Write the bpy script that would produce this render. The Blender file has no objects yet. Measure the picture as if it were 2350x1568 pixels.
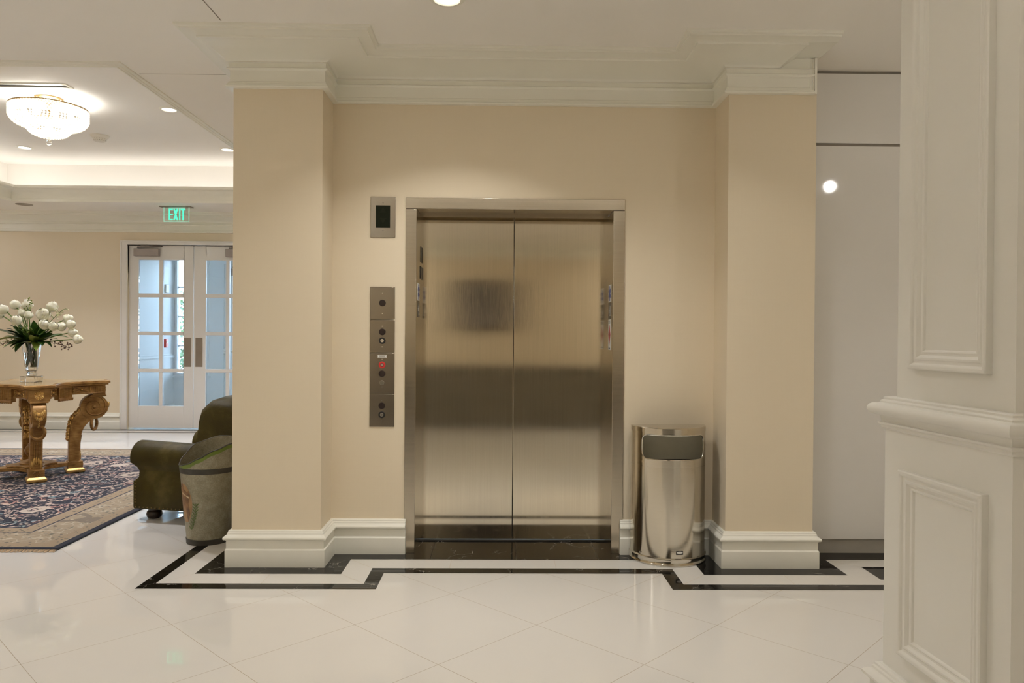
import bpy, bmesh, math, random
from mathutils import Vector, Matrix
PI = math.pi
random.seed(7)
S = bpy.context.scene
C = S.collection
F = 1720.0
CAMZ = 1.35

YAW = math.atan(25/F)
def rx(px): return math.tan(math.atan((px-1175)/F)+YAW)     # X/Y of an image column
# ------------------------------------------------------------------ helpers
def lin(r, g, b):
    def c(u):
        u /= 255.0
        return u/12.92 if u <= .04045 else ((u+.055)/1.055)**2.4
    return (c(r), c(g), c(b), 1.0)

class MB:
    def __init__(s):
        s.v = []; s.f = []; s.mi = []; s.cur = 0
    def face(s, idx):
        s.f.append(tuple(idx)); s.mi.append(s.cur)
    def add(s, verts, faces):
        b = len(s.v); s.v += [tuple(p) for p in verts]
        for f in faces: s.face([b+i for i in f])
    def box(s, x0, x1, y0, y1, z0, z1):
        s.add([(x0,y0,z0),(x1,y0,z0),(x1,y1,z0),(x0,y1,z0),(x0,y0,z1),(x1,y0,z1),(x1,y1,z1),(x0,y1,z1)],
              [(0,3,2,1),(4,5,6,7),(0,1,5,4),(1,2,6,5),(2,3,7,6),(3,0,4,7)])
        return s
    def prism(s, poly, fn, t0, t1):
        n = len(poly)
        vs = [fn(a, b, t0) for a, b in poly] + [fn(a, b, t1) for a, b in poly]
        fs = [tuple(range(n-1, -1, -1)), tuple(range(n, 2*n))]
        fs += [(i, (i+1) % n, n+(i+1) % n, n+i) for i in range(n)]
        s.add(vs, fs); return s
    def grid(s, rows, closed_u=False, cap=False):
        # rows: list of equally long point lists
        m = len(rows[0]); b = len(s.v)
        for r in rows: s.v += [tuple(p) for p in r]
        for i in range(len(rows)-1):
            for j in range(m if closed_u else m-1):
                k = (j+1) % m
                s.face((b+i*m+j, b+i*m+k, b+(i+1)*m+k, b+(i+1)*m+j))
        if cap:
            s.face([b+j for j in range(m)][::-1]); s.face([b+(len(rows)-1)*m+j for j in range(m)])
        return s
    def lathe(s, prof, c, n=32, cap=False, fn=None):
        rows = []
        for r, z in prof:
            row = []
            for i in range(n):
                a = 2*PI*i/n
                rr = fn(r, z, a) if fn else r
                row.append((c[0]+rr*math.cos(a), c[1]+rr*math.sin(a), c[2]+z))
            rows.append(row)
        return s.grid(rows, True, cap)
    def tube(s, pts, rad, n=8, cap=True):
        pts = [Vector(p) for p in pts]
        if not hasattr(rad, '__len__'): rad = [rad]*len(pts)
        rows = []; prev = None
        for i, p in enumerate(pts):
            t = (pts[min(i+1, len(pts)-1)]-pts[max(i-1, 0)]).normalized()
            if prev is None:
                a = Vector((0,0,1)) if abs(t.z) < .9 else Vector((1,0,0))
                prev = t.cross(a).normalized()
            u = (prev - t*prev.dot(t))
            u = u.normalized() if u.length > 1e-6 else t.orthogonal().normalized()
            w = t.cross(u); prev = u
            rows.append([p+rad[i]*(u*math.cos(2*PI*k/n)+w*math.sin(2*PI*k/n)) for k in range(n)])
        return s.grid(rows, True, cap)
    def ell(s, c, r, n=12, m=8, M=None):
        rows = []
        for i in range(m+1):
            th = PI*i/m
            row = []
            for j in range(n):
                a = 2*PI*j/n
                sn = max(math.sin(th), 1e-3)
                p = Vector((r[0]*sn*math.cos(a), r[1]*sn*math.sin(a), r[2]*math.cos(th)))
                if M: p = M @ p
                row.append(Vector(c)+p)
            rows.append(row)
        return s.grid(rows, True, True)
    def cylx(s, c, axis, r, h, n=24):
        # solid disc from c along axis
        ax = Vector(axis).normalized(); u = ax.orthogonal().normalized(); w = ax.cross(u)
        rows = []
        for t in (0, h):
            rows.append([Vector(c)+ax*t+r*(u*math.cos(2*PI*k/n)+w*math.sin(2*PI*k/n)) for k in range(n)])
        return s.grid(rows, True, True)
    def torus(s, c, axis, R, r, n=24, m=8):
        ax = Vector(axis).normalized(); u = ax.orthogonal().normalized(); w = ax.cross(u)
        rows = []
        for i in range(n+1):
            a = 2*PI*i/n
            d = u*math.cos(a)+w*math.sin(a)
            rows.append([Vector(c)+d*(R+r*math.cos(2*PI*k/m))+ax*(r*math.sin(2*PI*k/m)) for k in range(m)])
        return s.grid(rows, True, False)

ROOT = {}
def obj(name, mb, mat, parent=None, bevel=0, smooth=30, seg=2, solid=0, sub=0):
    me = bpy.data.meshes.new(name)
    off = Vector((0,0,0))
    if parent is not None: off = ROOT[parent.name]
    me.from_pydata([tuple(Vector(p)-off) for p in mb.v], [], mb.f)
    mats = mat if isinstance(mat, (list, tuple)) else [mat]
    for m in mats: me.materials.append(m)
    for p, i in zip(me.polygons, mb.mi): p.material_index = i
    bm = bmesh.new(); bm.from_mesh(me)
    bmesh.ops.remove_doubles(bm, verts=bm.verts, dist=1e-5)
    bmesh.ops.recalc_face_normals(bm, faces=bm.faces)
    bm.to_mesh(me); bm.free()
    if smooth:
        for p in me.polygons: p.use_smooth = True
        me.set_sharp_from_angle(angle=math.radians(smooth))
    o = bpy.data.objects.new(name, me); C.objects.link(o)
    if parent is not None: o.parent = parent
    ROOT[o.name] = off
    if bevel:
        b = o.modifiers.new('bevel', 'BEVEL'); b.width = bevel; b.segments = seg; b.limit_method = 'ANGLE'; b.angle_limit = math.radians(40)
    if solid:
        b = o.modifiers.new('solid', 'SOLIDIFY'); b.thickness = solid; b.offset = 0
    if sub:
        b = o.modifiers.new('sub', 'SUBSURF'); b.levels = sub; b.render_levels = sub
    return o
def tag(o, label, cat, group=None, kind=None):
    o['label'] = label; o['category'] = cat
    if group: o['group'] = group
    if kind: o['kind'] = kind
    return o
def thing(name, label, cat, loc, group=None, kind=None):
    o = bpy.data.objects.new(name, None); C.objects.link(o)
    o.location = loc; o.empty_display_size = .1
    ROOT[o.name] = Vector(loc)
    return tag(o, label, cat, group, kind)
def struct(name, mb, mat, label, cat, **k):
    return tag(obj(name, mb, mat, **k), label, cat, None, 'structure')

# ------------------------------------------------------------------ materials
def newmat(name):
    m = bpy.data.materials.new(name); m.use_nodes = True
    nt = m.node_tree; nt.nodes.clear()
    out = nt.nodes.new('ShaderNodeOutputMaterial')
    return m, nt, out
class N:
    """tiny node builder"""
    def __init__(s, nt): s.nt = nt
    def n(s, t, ins=None, **p):
        x = s.nt.nodes.new(t)
        for k, v in p.items(): setattr(x, k, v)
        for k, v in (ins or {}).items():
            if isinstance(v, bpy.types.NodeSocket): s.nt.links.new(v, x.inputs[k])
            else: x.inputs[k].default_value = v
        return x
    def math(s, op, a, b=0.0, c=0.0, clamp=False):
        x = s.n('ShaderNodeMath', {0: a, 1: b, 2: c}, operation=op); x.use_clamp = clamp
        return x.outputs[0]
    def mix(s, f, a, b):
        x = s.n('ShaderNodeMix', data_type='RGBA')
        for k, v in ((0, f), (6, a), (7, b)):
            if isinstance(v, bpy.types.NodeSocket): s.nt.links.new(v, x.inputs[k])
            else: x.inputs[k].default_value = v
        return x.outputs[2]
    def ramp(s, f, stops):
        x = s.n('ShaderNodeValToRGB', {0: f})
        e = x.color_ramp.elements
        while len(e) < len(stops): e.new(.5)
        for i, (p, c) in enumerate(stops): e[i].position = p; e[i].color = c
        return x.outputs[0]
    def noise(s, vec, scale, detail=3, rough=.5, out=0):
        return s.n('ShaderNodeTexNoise', {'Vector': vec, 'Scale': scale, 'Detail': detail, 'Roughness': rough}).outputs[out]
    def coord(s, which='Object'): return s.n('ShaderNodeTexCoord').outputs[which]
    def scale(s, vec, sc): return s.n('ShaderNodeVectorMath', {0: vec, 1: sc}, operation='MULTIPLY').outputs[0]

def pmat(name, col, rough=.5, metal=0.0, var=.06, scale=8.0, bump=0.0, bscale=60.0, stretch=(1,1,1), spec=.5, rvar=0.0, coat=0.0):
    m, nt, out = newmat(name); b = N(nt)
    vec = b.scale(b.coord(), stretch)
    nz = b.noise(vec, scale, 4)
    dark = tuple(c*(1-var) for c in col[:3])+(1,); lite = tuple(min(1, c*(1+var)) for c in col[:3])+(1,)
    cr = b.ramp(nz, [(.3, dark), (.7, lite)])
    p = b.n('ShaderNodeBsdfPrincipled', {'Base Color': cr, 'Roughness': rough, 'Metallic': metal, 'Specular IOR Level': spec, 'Coat Weight': coat})
    if rvar:
        r = b.math('MULTIPLY_ADD', nz, rvar, rough-rvar/2); nt.links.new(r, p.inputs['Roughness'])
    if bump:
        nb = b.noise(vec, bscale, 4)
        bp = b.n('ShaderNodeBump', {'Height': nb, 'Strength': bump, 'Distance': .01})
        nt.links.new(bp.outputs[0], p.inputs['Normal'])
    nt.links.new(p.outputs[0], out.inputs[0])
    return m
def emat(name, col, strength):
    m, nt, out = newmat(name); b = N(nt)
    e = b.n('ShaderNodeEmission', {'Color': col, 'Strength': strength})
    nt.links.new(e.outputs[0], out.inputs[0]); return m
def clear_glass(name, tint=(1,1,1,1), refl=.08):
    m, nt, out = newmat(name); b = N(nt)
    t = b.n('ShaderNodeBsdfTransparent', {'Color': tint}); g = b.n('ShaderNodeBsdfGlossy', {'Roughness': .01})
    fr = b.n('ShaderNodeFresnel', {'IOR': 1.45})
    mx = b.n('ShaderNodeMixShader', {0: fr.outputs[0], 1: t.outputs[0], 2: g.outputs[0]})
    nt.links.new(mx.outputs[0], out.inputs[0]); return m

M = {}
M['paint'] = pmat('white_trim_paint', (.87,.855,.77,1), .38, var=.015, scale=3)
M['ceil'] = pmat('ceiling_paint', (.93,.905,.86,1), .75, var=.012, scale=1.5, bump=.03, bscale=150)
M['pier'] = pmat('pier_paint', (.79,.775,.725,1), .35, var=.012, scale=2)
M['doorpaint'] = pmat('door_paint', (.80,.775,.74,1), .4, var=.01, scale=3)
M['vest'] = pmat('vestibule_paint', (.82,.83,.84,1), .6, var=.012, scale=2)
M['panelwall'] = pmat('white_lacquer_panel', (.80,.785,.76,1), .05, var=.01, scale=1.2, spec=.35)
M['toe'] = pmat('toe_kick_grey', (.42,.40,.36,1), .5, var=.03)
M['gap'] = pmat('shadow_gap', (.30,.27,.23,1), .8)

def wall_mat():
    m, nt, out = newmat('cream_wallcovering'); b = N(nt)
    co = b.coord()
    big = b.noise(co, 1.1, 3)
    v1 = b.noise(b.scale(co, (90, 90, 2.5)), 1.0, 2)
    v2 = b.noise(b.scale(co, (2.5, 2.5, 90)), 1.0, 2)
    w = b.math('ADD', b.math('MULTIPLY', v1, .5), b.math('MULTIPLY', v2, .5))
    base = b.mix(big, (.79,.68,.52,1), (.775,.69,.535,1))
    col = b.mix(b.math('MULTIPLY', w, .5), base, (.75,.65,.485,1))
    p = b.n('ShaderNodeBsdfPrincipled', {'Base Color': col, 'Roughness': .7, 'Specular IOR Level': .25})
    bp = b.n('ShaderNodeBump', {'Height': w, 'Strength': .12, 'Distance': .004}); nt.links.new(bp.outputs[0], p.inputs['Normal'])
    nt.links.new(p.outputs[0], out.inputs[0]); return m
M['wall'] = wall_mat()

def floor_mat():
    m, nt, out = newmat('polished_cream_tile'); b = N(nt)
    co = b.coord(); x = b.n('ShaderNodeSeparateXYZ', {0: co})
    X, Y = x.outputs[0], x.outputs[1]
    P = .6*math.sqrt(2)
    def line(v, off):
        t = b.math('DIVIDE', b.math('SUBTRACT', v, off), P)
        fr = b.math('FRACT', t)
        d = b.math('MINIMUM', fr, b.math('SUBTRACT', 1.0, fr))
        return b.math('LESS_THAN', d, .0021)
    l1 = line(b.math('ADD', X, Y), 3.67); l2 = line(b.math('SUBTRACT', Y, X), 3.32)
    g = b.math('MAXIMUM', l1, l2)
    nz = b.noise(co, 2.2, 4)
    tile = b.mix(nz, (.74,.71,.665,1), (.78,.75,.70,1))
    col = b.mix(g, tile, (.36,.29,.21,1))
    p = b.n('ShaderNodeBsdfPrincipled', {'Base Color': col, 'Roughness': b.math('MULTIPLY_ADD', g, .4, .004), 'Specular IOR Level': .5, 'IOR': 1.5})
    nt.links.new(p.outputs[0], out.inputs[0]); return m
M['floor'] = floor_mat()
M['band'] = pmat('border_band_tile', (.79,.76,.71,1), .006, var=.02, scale=2)
M['joint'] = pmat('tile_joint', (.5,.42,.32,1), .5)
def marble():
    m, nt, out = newmat('black_marble'); b = N(nt)
    co = b.coord()
    w = b.noise(co, 3.0, 5, .6, 1)
    d = b.n('ShaderNodeVectorMath', {0: co, 1: b.scale(w, (.35,.35,.35))}, operation='ADD').outputs[0]
    v = b.n('ShaderNodeTexVoronoi', {'Vector': d, 'Scale': 5.5}, feature='DISTANCE_TO_EDGE').outputs[0]
    msk = b.math('GREATER_THAN', b.noise(co, 4.0, 2), .56)
    vein = b.math('MULTIPLY', b.math('LESS_THAN', v, .006), msk)
    nz = b.noise(co, 12, 5)
    base = b.ramp(nz, [(.35, (.005,.0045,.004,1)), (.8, (.016,.014,.011,1))])
    col = b.mix(vein, base, (.26,.24,.21,1))
    p = b.n('ShaderNodeBsdfPrincipled', {'Base Color': col, 'Roughness': .03, 'Specular IOR Level': .2})
    nt.links.new(p.outputs[0], out.inputs[0]); return m
M['marble'] = marble()

def steel(name, col, rough, st, slope=.1, rv=.02, smr=.03, cv=1.0):
    # grain finer than a pixel: it spreads reflections across the brushing direction
    m, nt, out = newmat(name); b = N(nt)
    co = b.coord()
    fine = b.noise(b.scale(co, st), 1.0, 2)
    soft = b.noise(b.scale(co, tuple(max(2.0, c/12) for c in st)), 1.0, 3)
    smear = b.noise(b.scale(co, (5, 5, 1.3)), 1.5, 4)
    c0 = tuple(c*(1-.04*cv) for c in col)+(1,); c1 = tuple(min(1, c*(1+.03*cv)) for c in col)+(1,)
    cc = b.ramp(soft, [(.3, c0), (.7, c1)])
    r = b.math('ADD', b.math('MULTIPLY_ADD', soft, rv, rough-rv/2), b.math('MULTIPLY_ADD', smear, smr*2, -smr))
    p = b.n('ShaderNodeBsdfPrincipled', {'Base Color': cc, 'Roughness': r, 'Metallic': 1.0})
    bp = b.n('ShaderNodeBump', {'Height': fine, 'Strength': slope, 'Distance': .0004}); nt.links.new(bp.outputs[0], p.inputs['Normal'])
    nt.links.new(p.outputs[0], out.inputs[0]); return m
M['door_steel'] = steel('brushed_door_steel', (.80,.735,.61), .075, (1400, 1400, 5), .12)
M['frame_steel'] = steel('brushed_frame_steel', (.54,.485,.40), .19, (5, 5, 1400), .12)
M['plate_steel'] = steel('brushed_plate_steel', (.335,.295,.24), .22, (6, 6, 1400), .12, .02, .02, .6)
M['can_steel'] = steel('satin_bin_steel', (.68,.635,.55), .12, (4, 4, 1800), .12, .004, .015, .25)
M['sill_metal'] = pmat('sill_metal', (.06,.055,.045,1), .6, .2)
M['grey_metal'] = pmat('grey_metal', (.33,.29,.25,1), .38, .8, var=.05)
M['closer'] = pmat('closer_grey', (.34,.30,.28,1), .45, .3, var=.04)
M['black'] = pmat('black_plastic', (.012,.011,.010,1), .35, var=.1)
M['button'] = pmat('dark_button', (.022,.012,.010,1), .3, var=.1)
M['darkglass'] = pmat('dark_display', (.010,.013,.006,1), .35, var=.1, spec=.12)
M['red'] = pmat('red_plastic', (.62,.035,.03,1), .35, var=.05)
M['white'] = pmat('white_vinyl', (.82,.81,.77,1), .45, var=.02)
M['blue'] = pmat('blue_print', (.03,.05,.28,1), .45, var=.05)
M['redprint'] = pmat('red_print', (.45,.04,.05,1), .45, var=.05)
M['chrome'] = pmat('chrome', (.8,.78,.74,1), .12, 1.0, var=.03)
M['plastic_cream'] = pmat('cream_plastic', (.74,.70,.62,1), .4, var=.02)

def leather():
    m, nt, out = newmat('olive_leather'); b = N(nt)
    co = b.coord()
    a = b.noise(co, 5, 5, .6); c = b.noise(co, 28, 4)
    col = b.ramp(a, [(.3, (.030,.022,.002,1)), (.55, (.054,.041,.005,1)), (.74, (.125,.098,.028,1))])
    col = b.mix(b.math('MULTIPLY', c, .35), col, (.065,.047,.009,1))
    p = b.n('ShaderNodeBsdfPrincipled', {'Base Color': col, 'Roughness': .42, 'Specular IOR Level': .22})
    v = b.n('ShaderNodeTexVoronoi', {'Vector': co, 'Scale': 260}).outputs[0]
    h = b.math('ADD', b.math('MULTIPLY', v, .3), b.noise(co, 9, 4))
    bp = b.n('ShaderNodeBump', {'Height': h, 'Strength': .25, 'Distance': .012}); nt.links.new(bp.outputs[0], p.inputs['Normal'])
    nt.links.new(p.outputs[0], out.inputs[0]); return m
M['leather'] = leather()
M['darkwood'] = pmat('dark_wood', (.03,.016,.009,1), .3, var=.3, scale=6, stretch=(1,1,6))
M['brass'] = pmat('aged_brass', (.30,.20,.08,1), .4, 1.0)
def gilt():
    m, nt, out = newmat('gilded_wood'); b = N(nt)
    co = b.coord(); a = b.noise(co, 14, 5); c = b.noise(b.scale(co, (6,6,40)), 3, 4)
    col = b.ramp(b.math('ADD', b.math('MULTIPLY', a, .6), b.math('MULTIPLY', c, .4)), [(.32, (.17,.075,.017,1)), (.5, (.34,.18,.055,1)), (.68, (.50,.30,.10,1))])
    p = b.n('ShaderNodeBsdfPrincipled', {'Base Color': col, 'Roughness': .36, 'Metallic': .35})
    bp = b.n('ShaderNodeBump', {'Height': b.noise(co, 70, 4), 'Strength': .22, 'Distance': .006}); nt.links.new(bp.outputs[0], p.inputs['Normal'])
    nt.links.new(p.outputs[0], out.inputs[0]); return m
M['gilt'] = gilt()
M['gold'] = pmat('bright_gilding', (.72,.45,.15,1), .26, .7, var=.2, scale=30, bump=.2, bscale=90)
M['tabletop'] = pmat('table_top_veneer', (.40,.26,.11,1), .12, var=.15, scale=5)
def zinc():
    m, nt, out = newmat('galvanised_zinc'); b = N(nt)
    co = b.coord(); v = b.n('ShaderNodeTexVoronoi', {'Vector': co, 'Scale': 230}).outputs[1]
    a = b.noise(co, 16, 6, .65)
    g = b.n('ShaderNodeSeparateColor', {0: v}).outputs[0]
    t = b.math('ADD', b.math('MULTIPLY', g, .22), b.math('MULTIPLY', a, .78))
    col = b.ramp(t, [(.25, (.20,.18,.115,1)), (.5, (.29,.265,.185,1)), (.75, (.40,.37,.28,1))])
    p = b.n('ShaderNodeBsdfPrincipled', {'Base Color': col, 'Roughness': .42, 'Metallic': .25})
    nt.links.new(p.outputs[0], out.inputs[0]); return m
M['zinc'] = zinc()
M['band_dark'] = pmat('dark_band_paint', (.045,.04,.03,1), .4, var=.25, scale=25)
M['green_paint'] = pmat('green_rim_paint', (.14,.20,.025,1), .4, var=.15, scale=18)
M['horse'] = pmat('brown_horse_paint', (.21,.105,.038,1), .45, var=.5, scale=22)
M['cream_paint'] = pmat('cream_halter_paint', (.58,.46,.28,1), .45, var=.2)
M['ochre'] = pmat('ochre_oval_paint', (.34,.20,.085,1), .45, var=.25, scale=14)
M['laurel'] = pmat('laurel_green_paint', (.10,.15,.03,1), .45, var=.25, scale=40)

M['petal'] = pmat('tulip_petal', (.88,.86,.70,1), .5, var=.05, scale=30)
_p = [n for n in M['petal'].node_tree.nodes if n.type == 'BSDF_PRINCIPLED'][0]
_p.inputs['Subsurface Weight'].default_value = .35; _p.inputs['Subsurface Radius'].default_value = (.03,.03,.02)
M['stem'] = pmat('stem_green', (.12,.20,.035,1), .45, var=.2, scale=30)
M['leaf'] = pmat('leaf_green', (.035,.085,.012,1), .38, var=.4, scale=14)
M['leaf2'] = pmat('leaf_light_green', (.16,.22,.03,1), .42, var=.3, scale=18)
M['twig'] = pmat('twig_brown', (.11,.06,.04,1), .6, var=.3, scale=40)
M['bud'] = pmat('pale_bud', (.62,.60,.36,1), .5, var=.2, scale=40)
def glass(name, col, ior=1.45, rough=0.0):
    m, nt, out = newmat(name); b = N(nt)
    nz = b.noise(b.coord(), 6, 2)
    c = b.ramp(nz, [(0, tuple(x*.98 for x in col[:3])+(1,)), (1, col)])
    p = b.n('ShaderNodeBsdfPrincipled', {'Base Color': c, 'Roughness': rough, 'Transmission Weight': 1.0, 'IOR': ior})
    lp = b.n('ShaderNodeLightPath'); t = b.n('ShaderNodeBsdfTransparent')
    nt.links.new(p.outputs[0], out.inputs[0])
    nt.nodes.remove(lp); nt.nodes.remove(t)
    return m
M['vase'] = glass('vase_crystal', (.98,.99,1,1), 1.46)
M['water'] = glass('vase_water', (.93,.97,.92,1), 1.33)
M['pane'] = clear_glass('window_pane')
M['signglass'] = clear_glass('sign_acrylic', (.93,.97,.94,1))

def rug_mat(x0, x1, y0, y1):
    m, nt, out = newmat('persian_rug_wool'); b = N(nt)
    co = b.coord(); x = b.n('ShaderNodeSeparateXYZ', {0: co}); X, Y = x.outputs[0], x.outputs[1]
    dx = b.math('MINIMUM', b.math('SUBTRACT', X, x0), b.math('SUBTRACT', x1, X))
    dy = b.math('MINIMUM', b.math('SUBTRACT', Y, y0), b.math('SUBTRACT', y1, Y))
    d = b.math('MINIMUM', dx, dy)
    warp = b.noise(co, 5, 3, .5, 1)
    wc = b.n('ShaderNodeVectorMath', {0: co, 1: b.scale(warp, (.12,.12,.12))}, operation='ADD').outputs[0]
    v = b.n('ShaderNodeTexVoronoi', {'Vector': wc, 'Scale': 13}, feature='DISTANCE_TO_EDGE').outputs[0]
    vcol = b.n('ShaderNodeSeparateColor', {0: b.n('ShaderNodeTexVoronoi', {'Vector': wc, 'Scale': 13}).outputs[1]})
    dots = b.n('ShaderNodeTexVoronoi', {'Vector': wc, 'Scale': 26}).outputs[0]
    med = b.n('ShaderNodeTexVoronoi', {'Vector': wc, 'Scale': 2.1}).outputs[0]
    ring = b.math('LESS_THAN', b.math('ABSOLUTE', b.math('SUBTRACT', med, .26)), .035)
    core = b.math('LESS_THAN', med, .15)
    arab = b.math('LESS_THAN', b.math('ABSOLUTE', b.math('SUBTRACT', b.noise(wc, 9, 2), .5)), .022)
    motif = b.math('MAXIMUM', b.math('LESS_THAN', dots, .30), arab)
    ivory = b.mix(vcol.outputs[0], (.46,.36,.28,1), (.42,.30,.25,1))
    ivory = b.mix(b.math('GREATER_THAN', vcol.outputs[1], .9), ivory, (.36,.18,.14,1))
    ivory = b.mix(b.math('GREATER_THAN', vcol.outputs[2], .9), ivory, (.20,.26,.26,1))
    navy = (.008,.011,.026,1)
    field = b.mix(motif, navy, ivory)
    field = b.mix(ring, field, (.43,.35,.28,1))
    field = b.mix(b.math('MULTIPLY', core, b.math('GREATER_THAN', dots, .22)), field, (.40,.31,.25,1))
    # border
    bdark = b.mix(vcol.outputs[1], (.16,.12,.09,1), (.10,.11,.08,1))
    bord = b.mix(b.math('LESS_THAN', dots, .29), (.31,.24,.16,1), bdark)
    bord = b.mix(arab, bord, (.42,.35,.26,1))
    bord = b.mix(ring, bord, (.19,.15,.11,1))
    def between(a, c): return b.math('MULTIPLY', b.math('GREATER_THAN', d, a), b.math('LESS_THAN', d, c))
    col = b.mix(b.math('GREATER_THAN', d, .52), bord, field)
    guard = b.math('MAXIMUM', between(.40, .50), between(.05, .13))
    gcol = b.mix(b.math('LESS_THAN', dots, .24), (.30,.22,.14,1), (.11,.10,.075,1))
    col = b.mix(guard, col, gcol)
    col = b.mix(b.math('MAXIMUM', between(.50, .52), between(.385, .40)), col, (.03,.03,.05,1))
    col = b.mix(b.math('LESS_THAN', d, .045), col, navy)
    p = b.n('ShaderNodeBsdfPrincipled', {'Base Color': col, 'Roughness': .85, 'Specular IOR Level': .15, 'Sheen Weight': .15})
    bp = b.n('ShaderNodeBump', {'Height': b.noise(co, 220, 2), 'Strength': .4, 'Distance': .006}); nt.links.new(bp.outputs[0], p.inputs['Normal'])
    nt.links.new(p.outputs[0], out.inputs[0]); return m
M['fringe'] = pmat('rug_fringe', (.44,.31,.18,1), .9, var=.3, scale=80)
M['hedge'] = pmat('hedge_green', (.055,.085,.03,1), .6, var=.6, scale=9, bump=.6, bscale=20)
M['paving'] = pmat('outdoor_paving', (.5,.5,.48,1), .8, var=.1)
M['desk'] = pmat('dark_desk_veneer', (.17,.15,.115,1), .35, var=.3, scale=4, stretch=(1,1,5))
M['lens'] = emat('lamp_lens', (1,.90,.74,1), 5.0)
M['exit_led'] = emat('exit_green', (.10,.95,.55,1), 1.25)
def crystal():
    m, nt, out = newmat('lit_crystal'); b = N(nt)
    g = b.n('ShaderNodeBsdfGlass', {'Color': (1,.97,.90,1), 'Roughness': .05, 'IOR': 1.5})
    tr = b.n('ShaderNodeBsdfTranslucent', {'Color': (1,.95,.85,1)})
    e = b.n('ShaderNodeEmission', {'Color': (1,.90,.72,1), 'Strength': .5})
    mx = b.n('ShaderNodeMixShader', {0: .45, 1: g.outputs[0], 2: tr.outputs[0]})
    ad = b.n('ShaderNodeAddShader', {0: mx.outputs[0], 1: e.outputs[0]})
    nt.links.new(ad.outputs[0], out.inputs[0]); return m
M['crystal'] = crystal()
M['bulb'] = emat('chandelier_bulb', (1,.88,.68,1), 6.0)

# ------------------------------------------------------------------ key dimensions
YW, YC = 4.65, 4.38            # elevator wall plane, column front plane
XL0, XL1 = -1.561, -1.045      # left column
XR0, XR1 = 1.325, 1.841        # right column
FX0, FX1 = -.595, .765         # elevator frame, outer
JX0, JX1 = -.527, .692         # clear opening
FZ, JZ = 2.204, 2.134
YD = 4.94                      # door plane
H = 3.024                       # ceiling
YF = 10.65                     # far wall
RX0, RX1, RY0, RY1 = -8.4, 4.6, -3.7, YF
CX0, CX1, CY0, CY1 = -6.15, -2.40, 4.70, 9.50   # coffer opening
HT = 3.55
BX0, BX1, BY0, BY1 = -2.3, 2.3, .35, 2.4       # second coffer, unseen, added overhead for soft fill light

# ------------------------------------------------------------------ floor (tile field, bands, inlays: one object)
fl = MB()
fl.add([(RX0-.3,RY0-.3,0),(RX1+.3,RY0-.3,0),(RX1+.3,YF+.2,0),(RX0-.3,YF+.2,0),(RX0-.3,14,0),(RX1+.3,14,0),
        (RX0-.3,RY0-.3,-.1),(RX1+.3,RY0-.3,-.1),(RX1+.3,14,-.1),(RX0-.3,14,-.1)],
       [(0,1,2,3),(3,2,5,4),(6,9,8,7)])
def slab(x0, x1, y0, y1, z, mi):
    fl.cur = mi; fl.add([(x0,y0,z),(x1,y0,z),(x1,y1,z),(x0,y1,z)], [(0,1,2,3)])
def poly(pts, z, mi):
    fl.cur = mi; fl.add([(a,b,z) for a, b in pts], [tuple(range(len(pts)))])
# white border field under the inlays
o1, i1 = 3.985, 4.07           # outer black strip, front run
o2, i2 = 4.255, 4.345          # outer black strip, back run
zw, zb = .0006, .0011
XEND = RX1
poly([(-1.93,o1),(-.656,o1),(-.656,o2),(.928,o2),(.928,o1),(XEND,o1),(XEND,YW),(XR1,YW),(XR1,YC),(XR0,YC),(XR0,YW),(XL1,YW),(XL1,YC),(XL0,YC),(XL0,YF-.4),(-1.93,YF-.4)], zw, 1)
# narrow strip
slab(-1.93,-1.857, o1, YF-.4, zb, 2); slab(-1.857,-.656, o1, i1, zb, 2)
slab(-.736,-.656, i1, i2, zb, 2); slab(-.656, 1.006, o2, i2, zb, 2)
slab(.928,1.006, o1, o2, zb, 2); slab(1.006, XEND, o1, i1, zb, 2)
# wide strip against the walls
W1, W2 = 4.236, 4.515
slab(-1.716, XL0+.02, W1, YF-.4, zb, 2); slab(XL0+.02, XL1, W1, YC+.02, zb, 2)
slab(XL1,-.894, W1, YW+.02, zb, 2); slab(-.894, 1.164, W2, YD+.05, zb, 2)
slab(1.164, XR0, W1, YW+.02, zb, 2); slab(XR0, 1.985, W1, YC+.02, zb, 2)
slab(XR1-.02,1.985, YC+.02, YW+.05, zb, 2); slab(1.985, XEND, 4.53, YW+.05, zb, 2)
slab(2.137, XEND, 4.16, 4.39, zb, 2)
# far room strips
slab(-8.4,-3.0, 10.28, 10.335, zb, 2); slab(-8.4,-1.6, 10.50, 10.63, zb, 2)
# joints in the white band
def joint(a, b, w=.0022):
    a = Vector(a+(0,)); b = Vector(b+(0,)); t = (b-a).normalized(); n = Vector((-t.y, t.x, 0))*w/2
    poly([tuple((a-n)[:2]), tuple((a+n)[:2]), tuple((b+n)[:2]), tuple((b-n)[:2])], zb, 3)
for a, b in (((-1.857,i1),(-1.716,W1)), ((-.894,W1),(-.736,i1)), ((-.894,W2),(-.736,i2)), ((1.006,i1),(1.164,W1)), ((1.006,i2),(1.164,W2)),
             ((-1.29,i1),(-1.29,W1)), ((-.29,i2),(-.29,W2)), ((.33,i2),(.33,W2)), ((1.62,i1),(1.62,W1)), ((1.985,4.53),(2.137,4.39))):
    joint(a, b)
# pale joints in the black threshold and strips
for xx in (-.42, .10, .60):
    fl.cur = 3; joint((xx,W2),(xx,YD), .0016)
struct('floor', fl, [M['floor'], M['band'], M['marble'], M['joint']], 'polished cream diagonal floor tiles with black marble border strips', 'floor', smooth=0)

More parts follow.
